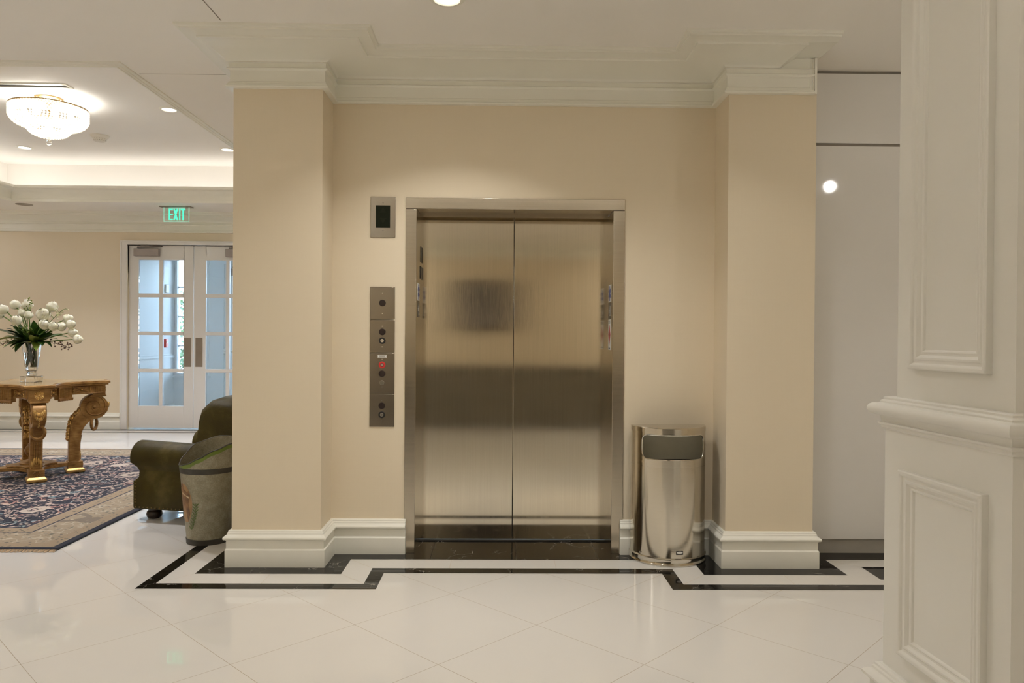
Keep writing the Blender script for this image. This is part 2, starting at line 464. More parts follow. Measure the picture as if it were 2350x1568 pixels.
# ------------------------------------------------------------------ ceiling with coffer
ce = MB()
def cslab(x0, x1, y0, y1):
    ce.box(x0, x1, y0, y1, H, H+.06)
G_ = .03      # the slab stops behind the lip mouldings
cslab(RX0, RX1, RY0, BY0-G_); cslab(RX0, BX0-G_, BY0-G_, BY1+G_); cslab(BX1+G_, RX1, BY0-G_, BY1+G_); cslab(RX0, RX1, BY1+G_, CY0-G_)
cslab(RX0, CX0-G_, CY0-G_, CY1+G_); cslab(CX1+G_, RX1, CY0-G_, CY1+G_); cslab(RX0, RX1, CY1+G_, YF+.2)
ce.cur = 1
ce.box(-1.508,-1.502, 1.0, 4.03, H-.0008, H+.001); ce.box(-2.34,-1.78, 4.868, 4.871, H-.0008, H+.001)
struct('ceiling', ce, [M['ceil'], M['gap']], 'flat white painted lobby ceiling', 'ceiling', smooth=0)
# raised tray above the opening
E_ = .30
tr = MB()
for X0_, X1_, Y0_, Y1_ in ((CX0, CX1, CY0, CY1), (BX0, BX1, BY0, BY1)):
    x0, x1, y0, y1 = X0_-E_, X1_+E_, Y0_-E_, Y1_+E_+.08
    tr.add([(x0,y0,H+.06),(x1,y0,H+.06),(x1,y1,H+.06),(x0,y1,H+.06),(x0,y0,HT),(x1,y0,HT),(x1,y1,HT),(x0,y1,HT)],
           [(0,1,5,4),(1,2,6,5),(2,3,7,6),(3,0,4,7),(4,5,6,7)])
    if X0_ == CX0:
        struct('ceiling_coffer', tr, M['ceil'], 'raised white ceiling tray lit by hidden cove lights', 'ceiling', smooth=0)
    else:
        struct('ceiling_coffer', tr, M['ceil'], 'unseen raised ceiling tray added above the camera for fill light', 'ceiling', smooth=0)
    tr = MB()
# coffer lip moulding swept round the opening
def rect_sweep(prof, X0, X1, Y0, Y1):
    mb = MB(); rows = []
    for o, z in prof:
        rows.append([(X0+o, Y0+o, z), (X1-o, Y0+o, z), (X1-o, Y1-o, z), (X0+o, Y1-o, z)])
    mb.grid(rows, True); return mb
lip = [(-.045,H),(-.045,H-.008),(-.034,H-.012),(-.028,H-.012),(-.025,H-.018),(-.012,H-.018),(-.010,H-.024),(0,H-.024),(0,H+.012),(-.008,H+.016),(-.008,H+.026)]
for k in range(9):
    t = k/8*PI/2
    lip.append((-.008+.085*(1-math.cos(t)), H+.03+.10*math.sin(t)))
lip += [(.079,H+.138),(.086,H+.138),(.086,H+.165),(-.02,H+.165),(-.02,H+.07),(-.045,H+.07)]
struct('trim_6', rect_sweep(lip, BX0, BX1, BY0, BY1), M['paint'], 'moulded white lip of the added fill-light tray above the camera', 'moulding', smooth=35)
struct('trim_2', rect_sweep(lip, CX0, CX1, CY0, CY1), M['paint'], 'moulded white lip around the raised ceiling tray', 'moulding', smooth=35)

# ------------------------------------------------------------------ walls
w = MB()
w.box(XL1-.05, FX0, YW, YW+.2, 0, H); w.box(FX1, XR0+.05, YW, YW+.2, 0, H); w.box(FX0, FX1, YW, YW+.2, FZ, H)
struct('wall_elevator', w, M['wall'], 'cream wall around the elevator opening', 'wall', smooth=0)
w = MB(); w.box(XL0, XL1, YC, YW+.2, 0, H)
struct('column', w, M['wall'], 'cream square pier left of the elevator beside the bucket', 'column', smooth=0)
w = MB(); w.box(XR0, XR1, YC, YW+.2, 0, H)
struct('column.001', w, M['wall'], 'cream square pier right of the elevator behind the steel bin', 'column', smooth=0)
w = MB(); w.box(XL0, XL0+.12, YW+.2, YF, 0, H)
struct('wall_shaft', w, M['wall'], 'cream side wall behind the left pier', 'wall', smooth=0)
w = MB(); w.box(RX0-.2, RX0, RY0, YF+.2, 0, H); struct('wall_left', w, M['wall'], 'cream left wall of the lobby', 'wall', smooth=0)
w = MB(); w.box(RX0, RX1, RY0-.2, RY0, 0, H); struct('wall_back', w, M['wall'], 'cream wall opposite the elevator', 'wall', smooth=0)
w = MB(); w.box(RX1, RX1+.2, RY0, YW+.2, 0, H); struct('wall_right', w, M['wall'], 'cream right wall of the hall', 'wall', smooth=0)
DX0, DX1, DZ = -5.268, -3.445, 2.605
w = MB(); w.box(RX0, DX0, YF, YF+.2, 0, H); w.box(DX1, XL0+.2, YF, YF+.2, 0, H); w.box(DX0, DX1, YF, YF+.2, DZ, H)
struct('wall_far', w, M['wall'], 'cream far lobby wall with the glazed double doors', 'wall', smooth=0)
# white panel wall right of the right column
w = MB()
YP = YW+.008
w.box(XR1-.02, RX1, YP, YP+.03, .095, 2.553); w.box(XR1-.02, RX1, YP, YP+.03, 2.571, H-.02)
w.cur = 1; w.box(XR1-.02, RX1, YP+.012, YP+.2, 2.55, 2.575); w.box(XR1-.02, RX1, YP+.02, YP+.2, H-.03, H)
w.cur = 2; w.box(XR1-.02, RX1, YP+.02, YP+.2, 0, .1)
struct('wall_panel', w, [M['panelwall'], M['gap'], M['toe']], 'glossy white panelled wall right of the right pier', 'wall', smooth=0)

# ------------------------------------------------------------------ cornice
def cove(p0, z0, p1, z1, n=9):
    return [(p0+(p1-p0)*(1-math.cos(k/n*PI/2)), z0+(z1-z0)*math.sin(k/n*PI/2)) for k in range(n+1)]
def half(p, z0, z1, d, n=4):
    return [(p+d*math.sin(PI*k/n), z0+(z1-z0)*k/n) for k in range(n+1)]
corn_low = [(0,2.776),(.033,2.776),(.036,2.780),(.036,2.787),(.028,2.792),(.028,2.799),(.023,2.802),(.023,2.809),(.016,2.815),(.016,2.876)]
corn_low += [(.020,2.879)] + half(.024, 2.881, 2.892, .009) + [(.022,2.894),(.022,2.918),(.032,2.921)]
corn_cove = [(.032+.208*(k/12)**1.7, 2.922+.052*k/12) for k in range(13)]
corn_top = [(.240,2.974),(.249,2.973),(.252,2.977),(.252,2.985),(.26,2.987),(.300,2.999),(.309,2.999),(.311,3.006),(.320,3.008),(.327,3.008),(.330,3.014),(.330,H)]
def pleft(p):
    if p <= .036: return p
    if p <= .25: return .030+(p-.030)*.38
    return .1136+(p-.25)*(.21-.1136)/.08
prof = corn_low+corn_cove+corn_top
nl, nc = len(corn_low), len(corn_cove)
def corner_rows(prof, endx):
    rows = []
    for k, (p, z) in enumerate(prof):
        xl = XL0-pleft(p)
        rows.append([(xl, YF, z), (xl, YC-p, z), (XL1+p, YC-p, z), (XL1+p, YW-p, z), (XR0-p, YW-p, z), (XR0-p, YC-p, z), (endx(k, p), YC-p, z)])
    return rows
def ex_low(k, p): return 1.828
def ex_cove(k, p): return 1.612+(p-.03)/.21*.075
def ex_top(k, p): return 1.690 if k < 4 else 1.848
co = MB()
co.grid(corner_rows(corn_low, ex_low))
cr = corner_rows(corn_cove, ex_cove); co.grid(cr)
ct = corner_rows(corn_top, ex_top); co.grid(ct)
# end caps and the flat board behind the cove's right end
lowend = [r[-1] for r in corner_rows(corn_low, ex_low)]
co.add(lowend+[(1.828,YC,lowend[-1][2])], [tuple(range(len(lowend)+1))])
covend = [r[-1] for r in cr]
co.add(covend+[(covend[-1][0],YC-.018,covend[-1][2]), (covend[0][0],YC-.018,covend[0][2])], [tuple(range(len(covend)+2))])
topend = [r[-1] for r in ct][4:]
co.add(topend+[(1.848,YC,H), (1.848,YC,2.985)], [tuple(range(len(topend)+2))])
co.box(1.56, 1.800, YC-.018, YC+.005, 2.87, 2.985)
co.box(1.795, 1.828, YC-.020, YC+.005, 2.79, 2.983)
co.box(1.806, 1.812, YC-.026, YC, 2.796, 2.982); co.box(1.816, 1.8287, YC-.0345, YC, 2.7755, 2.984)
co.add([(1.66,YC-.258,2.9862),(1.8478,YC-.258,2.9862),(1.8478,YC+.02,2.9862),(1.66,YC+.02,2.9862)], [(0,1,2,3)])
co.add([(1.612,YC-.24,2.978),(1.70,YC-.24,2.978),(1.70,YC+.0,2.978),(1.612,YC+.0,2.978)], [(0,1,2,3)])
struct('trim_1', co, M['paint'], 'deep white crown moulding over the elevator bay', 'moulding', smooth=28)
# far wall crown
fc = MB(); fc.grid([[(RX0, YF-p, z), (XL0, YF-p, z)] for p, z in prof])
struct('trim_3', fc, M['paint'], 'white crown moulding along the far lobby wall', 'moulding', smooth=28)
# back wall crown (mirrored in the doors)
fc = MB(); fc.grid([[(RX0, RY0+p, z), (RX1, RY0+p, z)] for p, z in prof])
struct('trim_4', fc, M['paint'], 'white crown moulding along the wall opposite the elevator', 'moulding', smooth=28)

# ------------------------------------------------------------------ baseboards
bprof = [(.030,0),(.030,.100),(.026,.106),(.024,.108),(.024,.154),(.028,.158),(.036,.160),(.040,.166),(.040,.173),(.036,.179),(.026,.184),(.021,.190),(.020,.197),(.016,.202),(.015,.209),(.010,.214),(0,.214)]
b = MB()
b.grid([[(XL0-p, YF, z), (XL0-p, YC-p, z), (XL1+p, YC-p, z), (XL1+p, YW-p, z), (FX0+.012-max(0,.0), YW-p, z)] for p, z in bprof])
b.add([(FX0+.012, YW-p, z) for p, z in bprof]+[(FX0+.012, YW, 0)], [tuple(range(len(bprof)+1))])
struct('baseboard_left', b, M['paint'], 'white moulded baseboard around the left pier', 'baseboard', smooth=30)
b = MB()
b.grid([[(FX1-.02, YW-p, z), (XR0-p, YW-p, z), (XR0-p, YC-p, z), (XR1+p, YC-p, z), (XR1+p, YP+.02, z)] for p, z in bprof])
b.add([(FX1-.02, YW-p, z) for p, z in bprof]+[(FX1-.02, YW, 0)], [tuple(range(len(bprof)+1))])
struct('baseboard_right', b, M['paint'], 'white moulded baseboard around the right pier', 'baseboard', smooth=30)
b = MB(); b.grid([[(RX0, YF-p*1.2, z*1.08), (DX0-.09, YF-p*1.2, z*1.08)] for p, z in bprof])
struct('baseboard_far', b, M['paint'], 'white baseboard along the far wall beside the double doors', 'baseboard', smooth=30)

# ------------------------------------------------------------------ elevator
el = thing('elevator', 'closed two-panel brushed steel elevator doors in a steel frame', 'elevator', (.08, YD, 0))
fr = MB()
yf = YW-.006
fr.box(FX0, JX0, yf, YD+.03, 0, JZ); fr.box(JX1, FX1, yf, YD+.03, 0, JZ)
fr.box(FX0, FX1, yf, YD+.03, JZ+.0015, FZ)
frame = obj('door_frame', fr, M['frame_steel'], el, bevel=.0025)
g = MB(); g.box(JX0+.001, JX1-.001, YD-.06, YD-.058, JZ-.001, JZ+.001)
for k, (a, c) in enumerate(((JX0-.01, .0805), (.0835, JX1+.01))):
    d = MB(); d.box(a, c, YD, YD+.03, .012, JZ+.01)
    obj('door_panel', d, M['door_steel'], el, bevel=.002)
d = MB(); d.box(.0795,.0845, YD+.012, YD+.03, .01, JZ)
obj('door_seal', d, M['black'], el)
d = MB(); d.box(JX0, JX1, YD-.012, YD+.03, 0, .010)
obj('sill', d, M['sill_metal'], el)
d = MB(); d.box(JX0, JX1, YD-.075, YD-.07, JZ-.014, JZ+.004); d.box(JX0, JX1, YD-.07, YD-.001, JZ-.002, JZ+.004)
obj('header_strip', d, M['frame_steel'], el)
# stickers on the jambs (sub-parts of the frame)
def star_bars(mb, plane, cy, cz, L, w, t):
    for ka, a in enumerate((90, 30, 150)):
        a = math.radians(a); dx, dz = math.cos(a), math.sin(a)
        poly2 = [(cy+dx*L-dz*w, cz+dz*L+dx*w), (cy-dx*L-dz*w, cz-dz*L+dx*w), (cy-dx*L+dz*w, cz-dz*L-dx*w), (cy+dx*L+dz*w, cz+dz*L-dx*w)]
        mb.prism(poly2, lambda p, q, s: (s, p, q), plane, plane+t*(1+.35*ka))
def sticker(side):
    if side > 0: xs, sg = JX1, -1
    else: xs, sg = JX0, 1
    cy = 4.772
    def px(a): return xs+sg*a
    def plate(name, z0, z1, mat, h=.055):
        mb = MB(); a, c = sorted((px(0), px(.0012))); mb.box(a, c, cy-h, cy+h, z0, z1)
        return obj(name, mb, mat, frame)
    plate('sticker', 1.572, 1.682, M['white'])
    mb = MB(); star_bars(mb, px(.0012), cy, 1.627, .047, .011, sg*.0006); obj('star_mark', mb, M['blue'], frame)
    plate('floor_plate', 1.468, 1.568, M['black'])
    mb = MB(); s_ = sg*.0008
    x_ = px(.0012)
    # a five-pointed star and the figure 1
    def q(p, r, s): return (s, p, r)
    c1 = cy-sg*(-1)*.0-.022*sg
    st = [(c1+(.018 if k % 2 == 0 else .007)*math.sin(k*PI/5), 1.518+(.018 if k % 2 == 0 else .007)*math.cos(k*PI/5)) for k in range(10)]
    mb.prism(st, q, x_, x_+s_)
    c2 = cy+.022*sg
    a = c2
    mb.prism([(a-.006,1.488),(a+.006,1.488),(a+.006,1.549),(a-.006,1.549)], q, x_, x_+s_)
    mb.prism([(a-.016,1.484),(a+.016,1.484),(a+.016,1.491),(a-.016,1.491)], q, x_, x_+s_)
    obj('floor_mark', mb, M['white'], frame)
    if side > 0:
        plate('notice', 1.268, 1.462, M['white'])
        mb = MB(); x_ = px(.0012)
        mb.prism([(cy,1.43),(cy+.030,1.385),(cy+.046,1.365),(cy+.030,1.345),(cy,1.30),(cy-.030,1.345),(cy-.046,1.365),(cy-.030,1.385)], q, x_, x_+s_)
        obj('notice_diamond', mb, M['redprint'], frame)
        for z0, z1, h in ((1.449,1.455,.036), (1.437,1.443,.04), (1.276,1.282,.032)):
            mb = MB(); mb.prism([(cy-h,z0),(cy+h,z0),(cy+h,z1),(cy-h,z1)], q, x_, x_+s_); obj('notice_line', mb, M['black'], frame)
        mb = MB(); mb.prism([(cy-.012,1.375),(cy+.012,1.375),(cy+.004,1.365),(cy+.012,1.355),(cy-.012,1.355),(cy-.004,1.365)], q, x_+s_, x_+2*s_)
        obj('notice_symbol', mb, M['black'], frame)
sticker(1); sticker(-1)
mb = MB(); mb.box(JX0, JX0+.004, 4.86, 4.93, 1.72, 1.80); mb.box(JX0, JX0+.003, 4.88, 4.92, 1.83, 1.93)
obj('latch_plate', mb, M['black'], frame)

# ------------------------------------------------------------------ wall fixtures
def zpix(y, d=YW, hor=771): return CAMZ+(hor-y)*d/F
PX0, PX1 = -.811, -.658
PC = (PX0+PX1)/2
ind = thing('elevator_indicator', 'steel floor indicator plate with a dark display above the button panel', 'indicator', (PC, YW, zpix(547)))
mb = MB(); mb.box(PX0, PX1, YW-.006, YW, zpix(547), zpix(454)); obj('face_plate', mb, M['plate_steel'], ind, bevel=.0015)
mb = MB(); mb.box(PC-.044, PC+.044, YW-.0075, YW-.005, zpix(525), zpix(474)); dsp = obj('display', mb, M['darkglass'], ind, bevel=.001)
arrow_m = pmat('display_arrow', (.016,.019,.010,1), .4, spec=.12)
mb = MB()
mb.prism([(PC,zpix(478)),(PC+.02,zpix(490)),(PC-.02,zpix(490))], lambda a, c, s: (a, s, c), YW-.0078, YW-.0074)
obj('arrow_mark', mb, arrow_m, dsp)
mb = MB()
mb.prism([(PC,zpix(515)),(PC+.02,zpix(503)),(PC-.02,zpix(503))], lambda a, c, s: (a, s, c), YW-.0078, YW-.0074)
obj('arrow_mark', mb, arrow_m, dsp)
for yy in (468, 531):
    mb = MB(); mb.cylx((PC, YW-.0075, zpix(yy)), (0,1,0), .004, .003, 12); obj('screw', mb, M['grey_metal'], ind)
cop = thing('elevator_control_panel', 'tall steel key-switch panel with black buttons left of the elevator', 'control panel', (PC, YW, zpix(980)))
for a, c in ((660,734.5), (735.5,810.5), (811.5,905), (906,980)):
    mb = MB(); mb.box(PX0, PX1, YW-.006, YW, zpix(c), zpix(a)); obj('face_plate', mb, M['plate_steel'], cop, bevel=.0012)
def disc(name, yy, r, h, mat, parent=cop, y0=YW-.006, n=28, bev=.001):
    mb = MB(); mb.cylx((PC, y0-h, zpix(yy)), (0,1,0), r, h, n); return obj(name, mb, mat, parent, bevel=bev)
for yy in (697, 763, 858.5, 932): disc('button', yy, .0205, .004, M['button'])
for yy in (783, 952.5):
    k = disc('key_switch', yy, .0205, .004, M['black']); disc('lock_cylinder', yy, .0105, .007, M['chrome'], k)
    mb = MB(); mb.box(PC-.001, PC+.001, YW-.0136, YW-.0128, zpix(yy)-.004, zpix(yy)+.004); obj('key_slot', mb, M['black'], k)
k = disc('fire_switch', 838.5, .0205, .004, M['red']); disc('lock_ring', 838.5, .011, .0055, M['black'], k); disc('lock_cylinder', 838.5, .0085, .007, M['chrome'], k)
disc('indicator_lamp', 879, .0145, .005, M['chrome'])
mb = MB(); mb.box(PC-.027, PC+.027, YW-.0068, YW-.0058, zpix(822.5), zpix(815)); lb = obj('label_plate', mb, M['white'], cop)
for zc, h in ((zpix(816.6), .022), (zpix(818.7), .018), (zpix(820.8), .023)): 
    mb = MB(); mb.box(PC-h, PC+h, YW-.0072, YW-.0068, zc-.0015, zc+.0015); obj('label_line', mb, M['grey_metal'], lb)
for yy in (674, 721, 750, 797, 826, 889, 920, 966):
    disc('screw', yy, .0035, .0015, M['chrome'], bev=0, n=12)

# ------------------------------------------------------------------ steel bin
TC, TA, TB, TH = 1.032, .226, .228, .815
tb = thing('trash_can', 'half-round stainless steel bin standing against the wall right of the elevator', 'trash can', (TC, YW-.045, 0))
YB = YW-.045
def tp(s, z, k=0.0):      # s in -1..1 round the half ellipse
    a = s*PI/2
    return (TC+(TA+k)*math.sin(a), YB-(TB+k)*math.cos(a), z)
body = MB()
ns = 72
ZO0, ZO1 = .628, .772
body.grid([[tp(-1+2*j/ns, z) for j in range(ns+1)] for z in (.045,.2,.4,.58)])
body.grid([[tp(-1+2*j/ns, z) for j in range(ns+1)] for z in (.790,TH-.006)])
# band with the rounded opening
SA = .60
def rrect(n, hw, hz, r):
    pts = []
    for cx, cz, a0 in ((hw-r, hz-r, 0), (-hw+r, hz-r, 90), (-hw+r, -hz+r, 180), (hw-r, -hz+r, 270)):
        for k in range(n+1):
            a = math.radians(a0+90*k/n); pts.append((cx+r*math.cos(a), cz+r*math.sin(a)))
    return pts
arc = .36                     # metres of arc per unit s
zc0 = (ZO0+ZO1)/2
loop = rrect(8, SA*arc, (ZO1-ZO0)/2, .042)
# densify straight runs so that they follow the curve
dense = []
for i in range(len(loop)):
    a = loop[i]; c = loop[(i+1) % len(loop)]
    L = math.hypot(c[0]-a[0], c[1]-a[1]); m = max(1, int(L/.02))
    for k in range(m): dense.append((a[0]+(c[0]-a[0])*k/m, a[1]+(c[1]-a[1])*k/m))
def outer(pt):
    x, z = pt
    hw, z0, z1 = arc, .58-zc0, .79-zc0
    # push out to the rectangle
    tx = (hw/abs(x)) if abs(x) > 1e-6 else 1e9
    tz = (z1/z if z > 1e-6 else (z0/z if z < -1e-6 else 1e9))
    t = min(tx, tz); return (x*t, z*t)
outl = [outer(p) for p in dense]
rows = []
for k in range(13):
    t = k/12
    rows.append([tp((p[0]+(q_[0]-p[0])*t)/arc, zc0+p[1]+(q_[1]-p[1])*t) for p, q_ in zip(dense, outl)])
body.grid(rows, True)
for sx in (-1, 1):            # close the corners of that band
    body.grid([[tp(sx*(.74+.26*j/16), z, -.0006) for j in range(17)] for z in (.572,.68,.798)])
for za, zb2 in ((.572,.612),(.782,.798)):
    body.grid([[tp(-1+2*j/ns, z, -.0006) for j in range(ns+1)] for z in (za, zb2)])
body.add([tp(-1,0.045),tp(1,0.045),tp(1,TH-.006),tp(-1,TH-.006)], [(0,1,2,3)])
bo = obj('body', body, M['can_steel'], tb, smooth=40)
rim = MB()
rim.tube([tp(p[0]/arc, zc0+p[1], .0005) for p in dense]+[tp(dense[0][0]/arc, zc0+dense[0][1], .0005)], .0032, 6)
obj('opening_rim', rim, M['chrome'], bo)
lid = MB()
top = [tp(-1+2*j/ns, TH-.006, .002) for j in range(ns+1)]
for zz in (): pass
lid.grid([[tp(-1+2*j/ns, TH-.030, .002) for j in range(ns+1)], [tp(-1+2*j/ns, TH-.004, .002) for j in range(ns+1)], [tp(-1+2*j/ns, TH, -.003) for j in range(ns+1)]])
lid.add([tp(-1+2*j/ns, TH, -.003) for j in range(ns+1)], [tuple(range(ns+1))])
obj('lid', lid, M['can_steel'], tb, smooth=35)
bs = MB()
bprf = [(.004,0),(.007,.004),(.007,.010),(.004,.014),(.004,.036),(.008,.040),(.008,.044),(.003,.048),(0,.05)]
bs.grid([[tp(-1+2*j/ns, z, k) for j in range(ns+1)] for k, z in bprf])
bs.add([tp(-1+2*j/ns, 0.001, .004) for j in range(ns+1)], [tuple(range(ns+1))])
obj('base_ring', bs, M['can_steel'], tb, smooth=45)
ln = MB()
ln.grid([[(TC+.205*math.sin((-1+2*j/24)*PI/2), YB-.012-.19*math.cos((-1+2*j/24)*PI/2), z) for j in range(25)] for z in (.05,.615)])
ln.add([(TC+.205*math.sin((-1+2*j/24)*PI/2), YB-.012-.19*math.cos((-1+2*j/24)*PI/2), .58) for j in range(25)], [tuple(range(25))])
obj('liner', ln, M['black'], tb)
inn = MB(); inn.add([(TC-TA+.004,YB-.004,.60),(TC+TA-.004,YB-.004,.60),(TC+TA-.004,YB-.004,TH-.01),(TC-TA+.004,YB-.004,TH-.01)], [(0,1,2,3)])
inn.grid([[tp(-1+2*j/ns, z, -.003) for j in range(ns+1)] for z in (ZO1+.012,TH-.01)])
obj('inner_back', inn, pmat('dull_grey_lining', (.80,.77,.62,1), .45, .1, var=.05), tb)
def on_can(mb, s0, z0, pts, k0, k1):
    mb.prism(pts, lambda a, c, k: tp(s0+a/arc, z0+c, k), k0, k1)
bd = MB(); on_can(bd, .07, .085, [(-.021,-.012),(-.007,-.012),(.007,-.012),(.021,-.012),(.021,.010),(.007,.010),(-.007,.010),(-.021,.010)], .0005, .003)
bdo = obj('badge', bd, M['black'], tb)
bd = MB(); on_can(bd, .07, .086, [(.018*math.cos(2*PI*k/20), .0062*math.sin(2*PI*k/20)) for k in range(20)], .003, .0038)
obj('badge_oval', bd, M['white'], bdo)
for s_ in (-.62, .80):
    rv = MB(); rv.cylx(tp(s_, .062, .004), Vector(tp(s_,0,0))-Vector((TC,YB,0)), .005, .002, 10)
    obj('rivet', rv, M['chrome'], tb)

# ------------------------------------------------------------------ bucket
KX, KY = -1.905, 4.925
bk = thing('bucket', 'galvanised metal bucket painted with a horse, standing beside the left pier', 'bucket', (KX, KY, 0))
def brad(z): return .131+.058*(z/.62)
BR = [(0,.655),(45,.662),(90,.660),(135,.618),(170,.545),(195,.508),(222,.510),(248,.528),(270,.562),(300,.612),(330,.645),(360,.655)]
def brim(a):
    d = math.degrees(a) % 360
    for (a0, h0), (a1, h1) in zip(BR, BR[1:]):
        if a0 <= d <= a1:
            t = (d-a0)/(a1-a0); t = .5*t+.5*t*t*(3-2*t); return h0+(h1-h0)*t
nb = 96
def bpt(a, z, k=0): return (KX+(brad(z)+k)*math.cos(a), KY+(brad(z)+k)*math.sin(a), z)
def ring(fz, k=0, n=nb): return [bpt(2*PI*i/n, fz(2*PI*i/n), k) for i in range(n)]
mb = MB()
mb.grid([ring(lambda a, t=t: .012+(brim(a)-.012)*t) for t in (0,.25,.5,.75,1)], True)
mb.grid([ring(lambda a, t=t: .012+(brim(a)-.012)*t, -.004) for t in (0,.5,1)], True)
mb.face([mb.v.index(p) for p in [tuple(x) for x in ring(lambda a: .012)]])
bko = obj('body', mb, M['zinc'], bk, smooth=40)
mb = MB(); mb.tube(ring(lambda a: brim(a))+[ring(lambda a: brim(a))[0]], .004, 8); obj('rim', mb, M['band_dark'], bk)
mb = MB(); mb.grid([ring(lambda a: brim(a)-.028, .0012), ring(lambda a: brim(a)-.004, .0012)], True); obj('rim_stripe', mb, M['green_paint'], bk)
mb = MB(); mb.grid([ring(lambda a, z=z: z, .0015) for z in (.460,.478,.494)], True); obj('hoop', mb, M['band_dark'], bk)
mb = MB(); mb.grid([ring(lambda a: 0, .001), ring(lambda a: 0, .004), ring(lambda a: .034, .004), ring(lambda a: .036, .001)], True); obj('base_band', mb, M['band_dark'], bk)
def decal(name, pts, mat, k, a0, z0, parent=bko, n=6):
    # a painted shape wrapped on the bucket: pts in metres (arc, height)
    mb = MB(); c = (sum(p[0] for p in pts)/len(pts), sum(p[1] for p in pts)/len(pts))
    rows = []
    for i in range(n+1):
        t = max(i/n, .001)
        rows.append([bpt(a0+(c[0]+(p[0]-c[0])*t)/.16, z0+c[1]+(p[1]-c[1])*t, k) for p in pts])
    mb.grid(rows, True); return obj(name, mb, mat, parent)
A0, Z0 = math.radians(226), .27
decal('painted_oval', [(.075*math.cos(2*PI*i/32), .125*math.sin(2*PI*i/32)) for i in range(32)], M['ochre'], .0010, A0, Z0)
decal('painted_horse', [(-.05,-.11),(.03,-.12),(.055,-.06),(.045,.0),(.062,.055),(.055,.085),(.035,.075),(.01,.09),(-.005,.135),(-.016,.10),(-.025,.135),(-.038,.09),(-.055,.04),(-.06,-.04)], M['horse'], .0016, A0, Z0)
decal('painted_halter', [(-.02,.055),(.05,.035),(.055,.046),(.04,.05),(-.018,.068)], M['cream_paint'], .0022, A0, Z0, n=2)
mb = MB()
for i in range(9):
    t = i/8
    a = .055+.045*math.sin(t*PI*.5); z = -.165+.15*t
    for sd in (-1, 1):
        pts = [(0,0),(sd*.010,.006),(sd*.024,.022),(sd*.010,.018)]
        mb.add([bpt(A0+(a+p[0])/.16, Z0+z+p[1], .0024) for p in pts], [(0,1,2,3)])
    mb.add([bpt(A0+(a-.002)/.16, Z0+z, .0024), bpt(A0+(a+.002)/.16, Z0+z, .0024), bpt(A0+(a+.004)/.16, Z0+z+.02, .0024), bpt(A0+a/.16, Z0+z+.02, .0024)], [(0,1,2,3)])
obj('painted_laurel', mb, M['laurel'], bko, smooth=0)

# ------------------------------------------------------------------ rug
RG = (-5.95, -2.745, 4.67, 8.75)
mb = MB(); mb.box(RG[0], RG[1], RG[2], RG[3], 0.0015, .014)
rug = thing('rug', 'navy floral carpet with a beige border under the gilded table', 'rug', ((RG[0]+RG[1])/2, (RG[2]+RG[3])/2, 0))
rc = MB(); rc.box(RG[0], RG[1], RG[2], RG[3], .0015, .014)
ro = obj('pile', rc, rug_mat(RG[0]-(RG[0]+RG[1])/2, RG[1]-(RG[0]+RG[1])/2, RG[2]-(RG[2]+RG[3])/2, RG[3]-(RG[2]+RG[3])/2), rug, smooth=0, bevel=.004)
fg = MB()
xx = RG[0]
while xx < RG[1]:
    for ye, sg in ((RG[2], -1), (RG[3], 1)):
        L = .030+.012*random.random(); j = (random.random()-.5)*.012
        fg.add([(xx,ye+.001*sg,.011),(xx+.006,ye+.001*sg,.011),(xx+.006+j,ye+sg*L,.003),(xx+j,ye+sg*L,.003)], [(0,1,2,3)])
    xx += .0075
obj('fringe', fg, M['fringe'], rug, smooth=0)

# ------------------------------------------------------------------ armchair
AO = Vector((-2.655, 5.455, 0)); AU = Vector((.974,-.225,0)); AV = Vector((.225,.974,0))
ch = thing('armchair', 'olive green leather club armchair behind the bucket', 'armchair', tuple(AO+AU*.45+AV*.42))
def cw(u, v, z): return AO+AU*u+AV*v+Vector((0,0,z))
def armsec(v0, sg):
    # cross-section (v,z): panel, neck and outward roll
    pts = [(v0+sg*.005,.085),(v0,.10),(v0,.20),(v0,.285),(v0+sg*.002,.315),(v0+sg*.012,.36)]
    for k in range(15):
        a = math.radians(215-k*18)
        pts.append((v0+sg*(.075+.115*math.cos(a)), .462+.112*math.sin(a)))
    pts += [(v0+sg*.17,.40),(v0+sg*.17,.085)]
    return pts
for v0, sg in ((0,1),(.86,-1)):
    mb = MB(); sec = armsec(v0, sg)
    rows = []
    us = [(.045,.6),(.012,.86),(0,.95),(.012,1),(.10,1),(.40,1.0),(.70,.985),(.86,.96)]
    cv, cz = v0+sg*.08, .30
    for u, s_ in us:
        row = []
        for v, z in sec:
            vv = cv+(v-cv)*(s_ if s_ < 1 else 1); zz = .085+(z-.085)*(1 if s_ >= 1 else (.985 if s_ > .9 else .96 if s_ > .8 else .9))
            uu = u
            if .31 < z < .40 and u < .05: uu += .042     # waist of the arm front
            row.append(cw(uu, vv, zz-(u*.03 if z > .4 else 0)))
        rows.append(row)
    mb.grid(rows, True, True)
    ar = obj('arm', mb, M['leather'], ch, smooth=50)
    if sg > 0:
        for c in [cw(.02+k*.033, v0-.001, .098) for k in range(26)]+[cw(.016, v0+.002, .11+k*.022) for k in range(9)]:
            nl_ = MB(); nl_.ell(c, (.005,.005,.005), 6, 4); obj('nail_head', nl_, M['brass'], ar)
mb = MB()
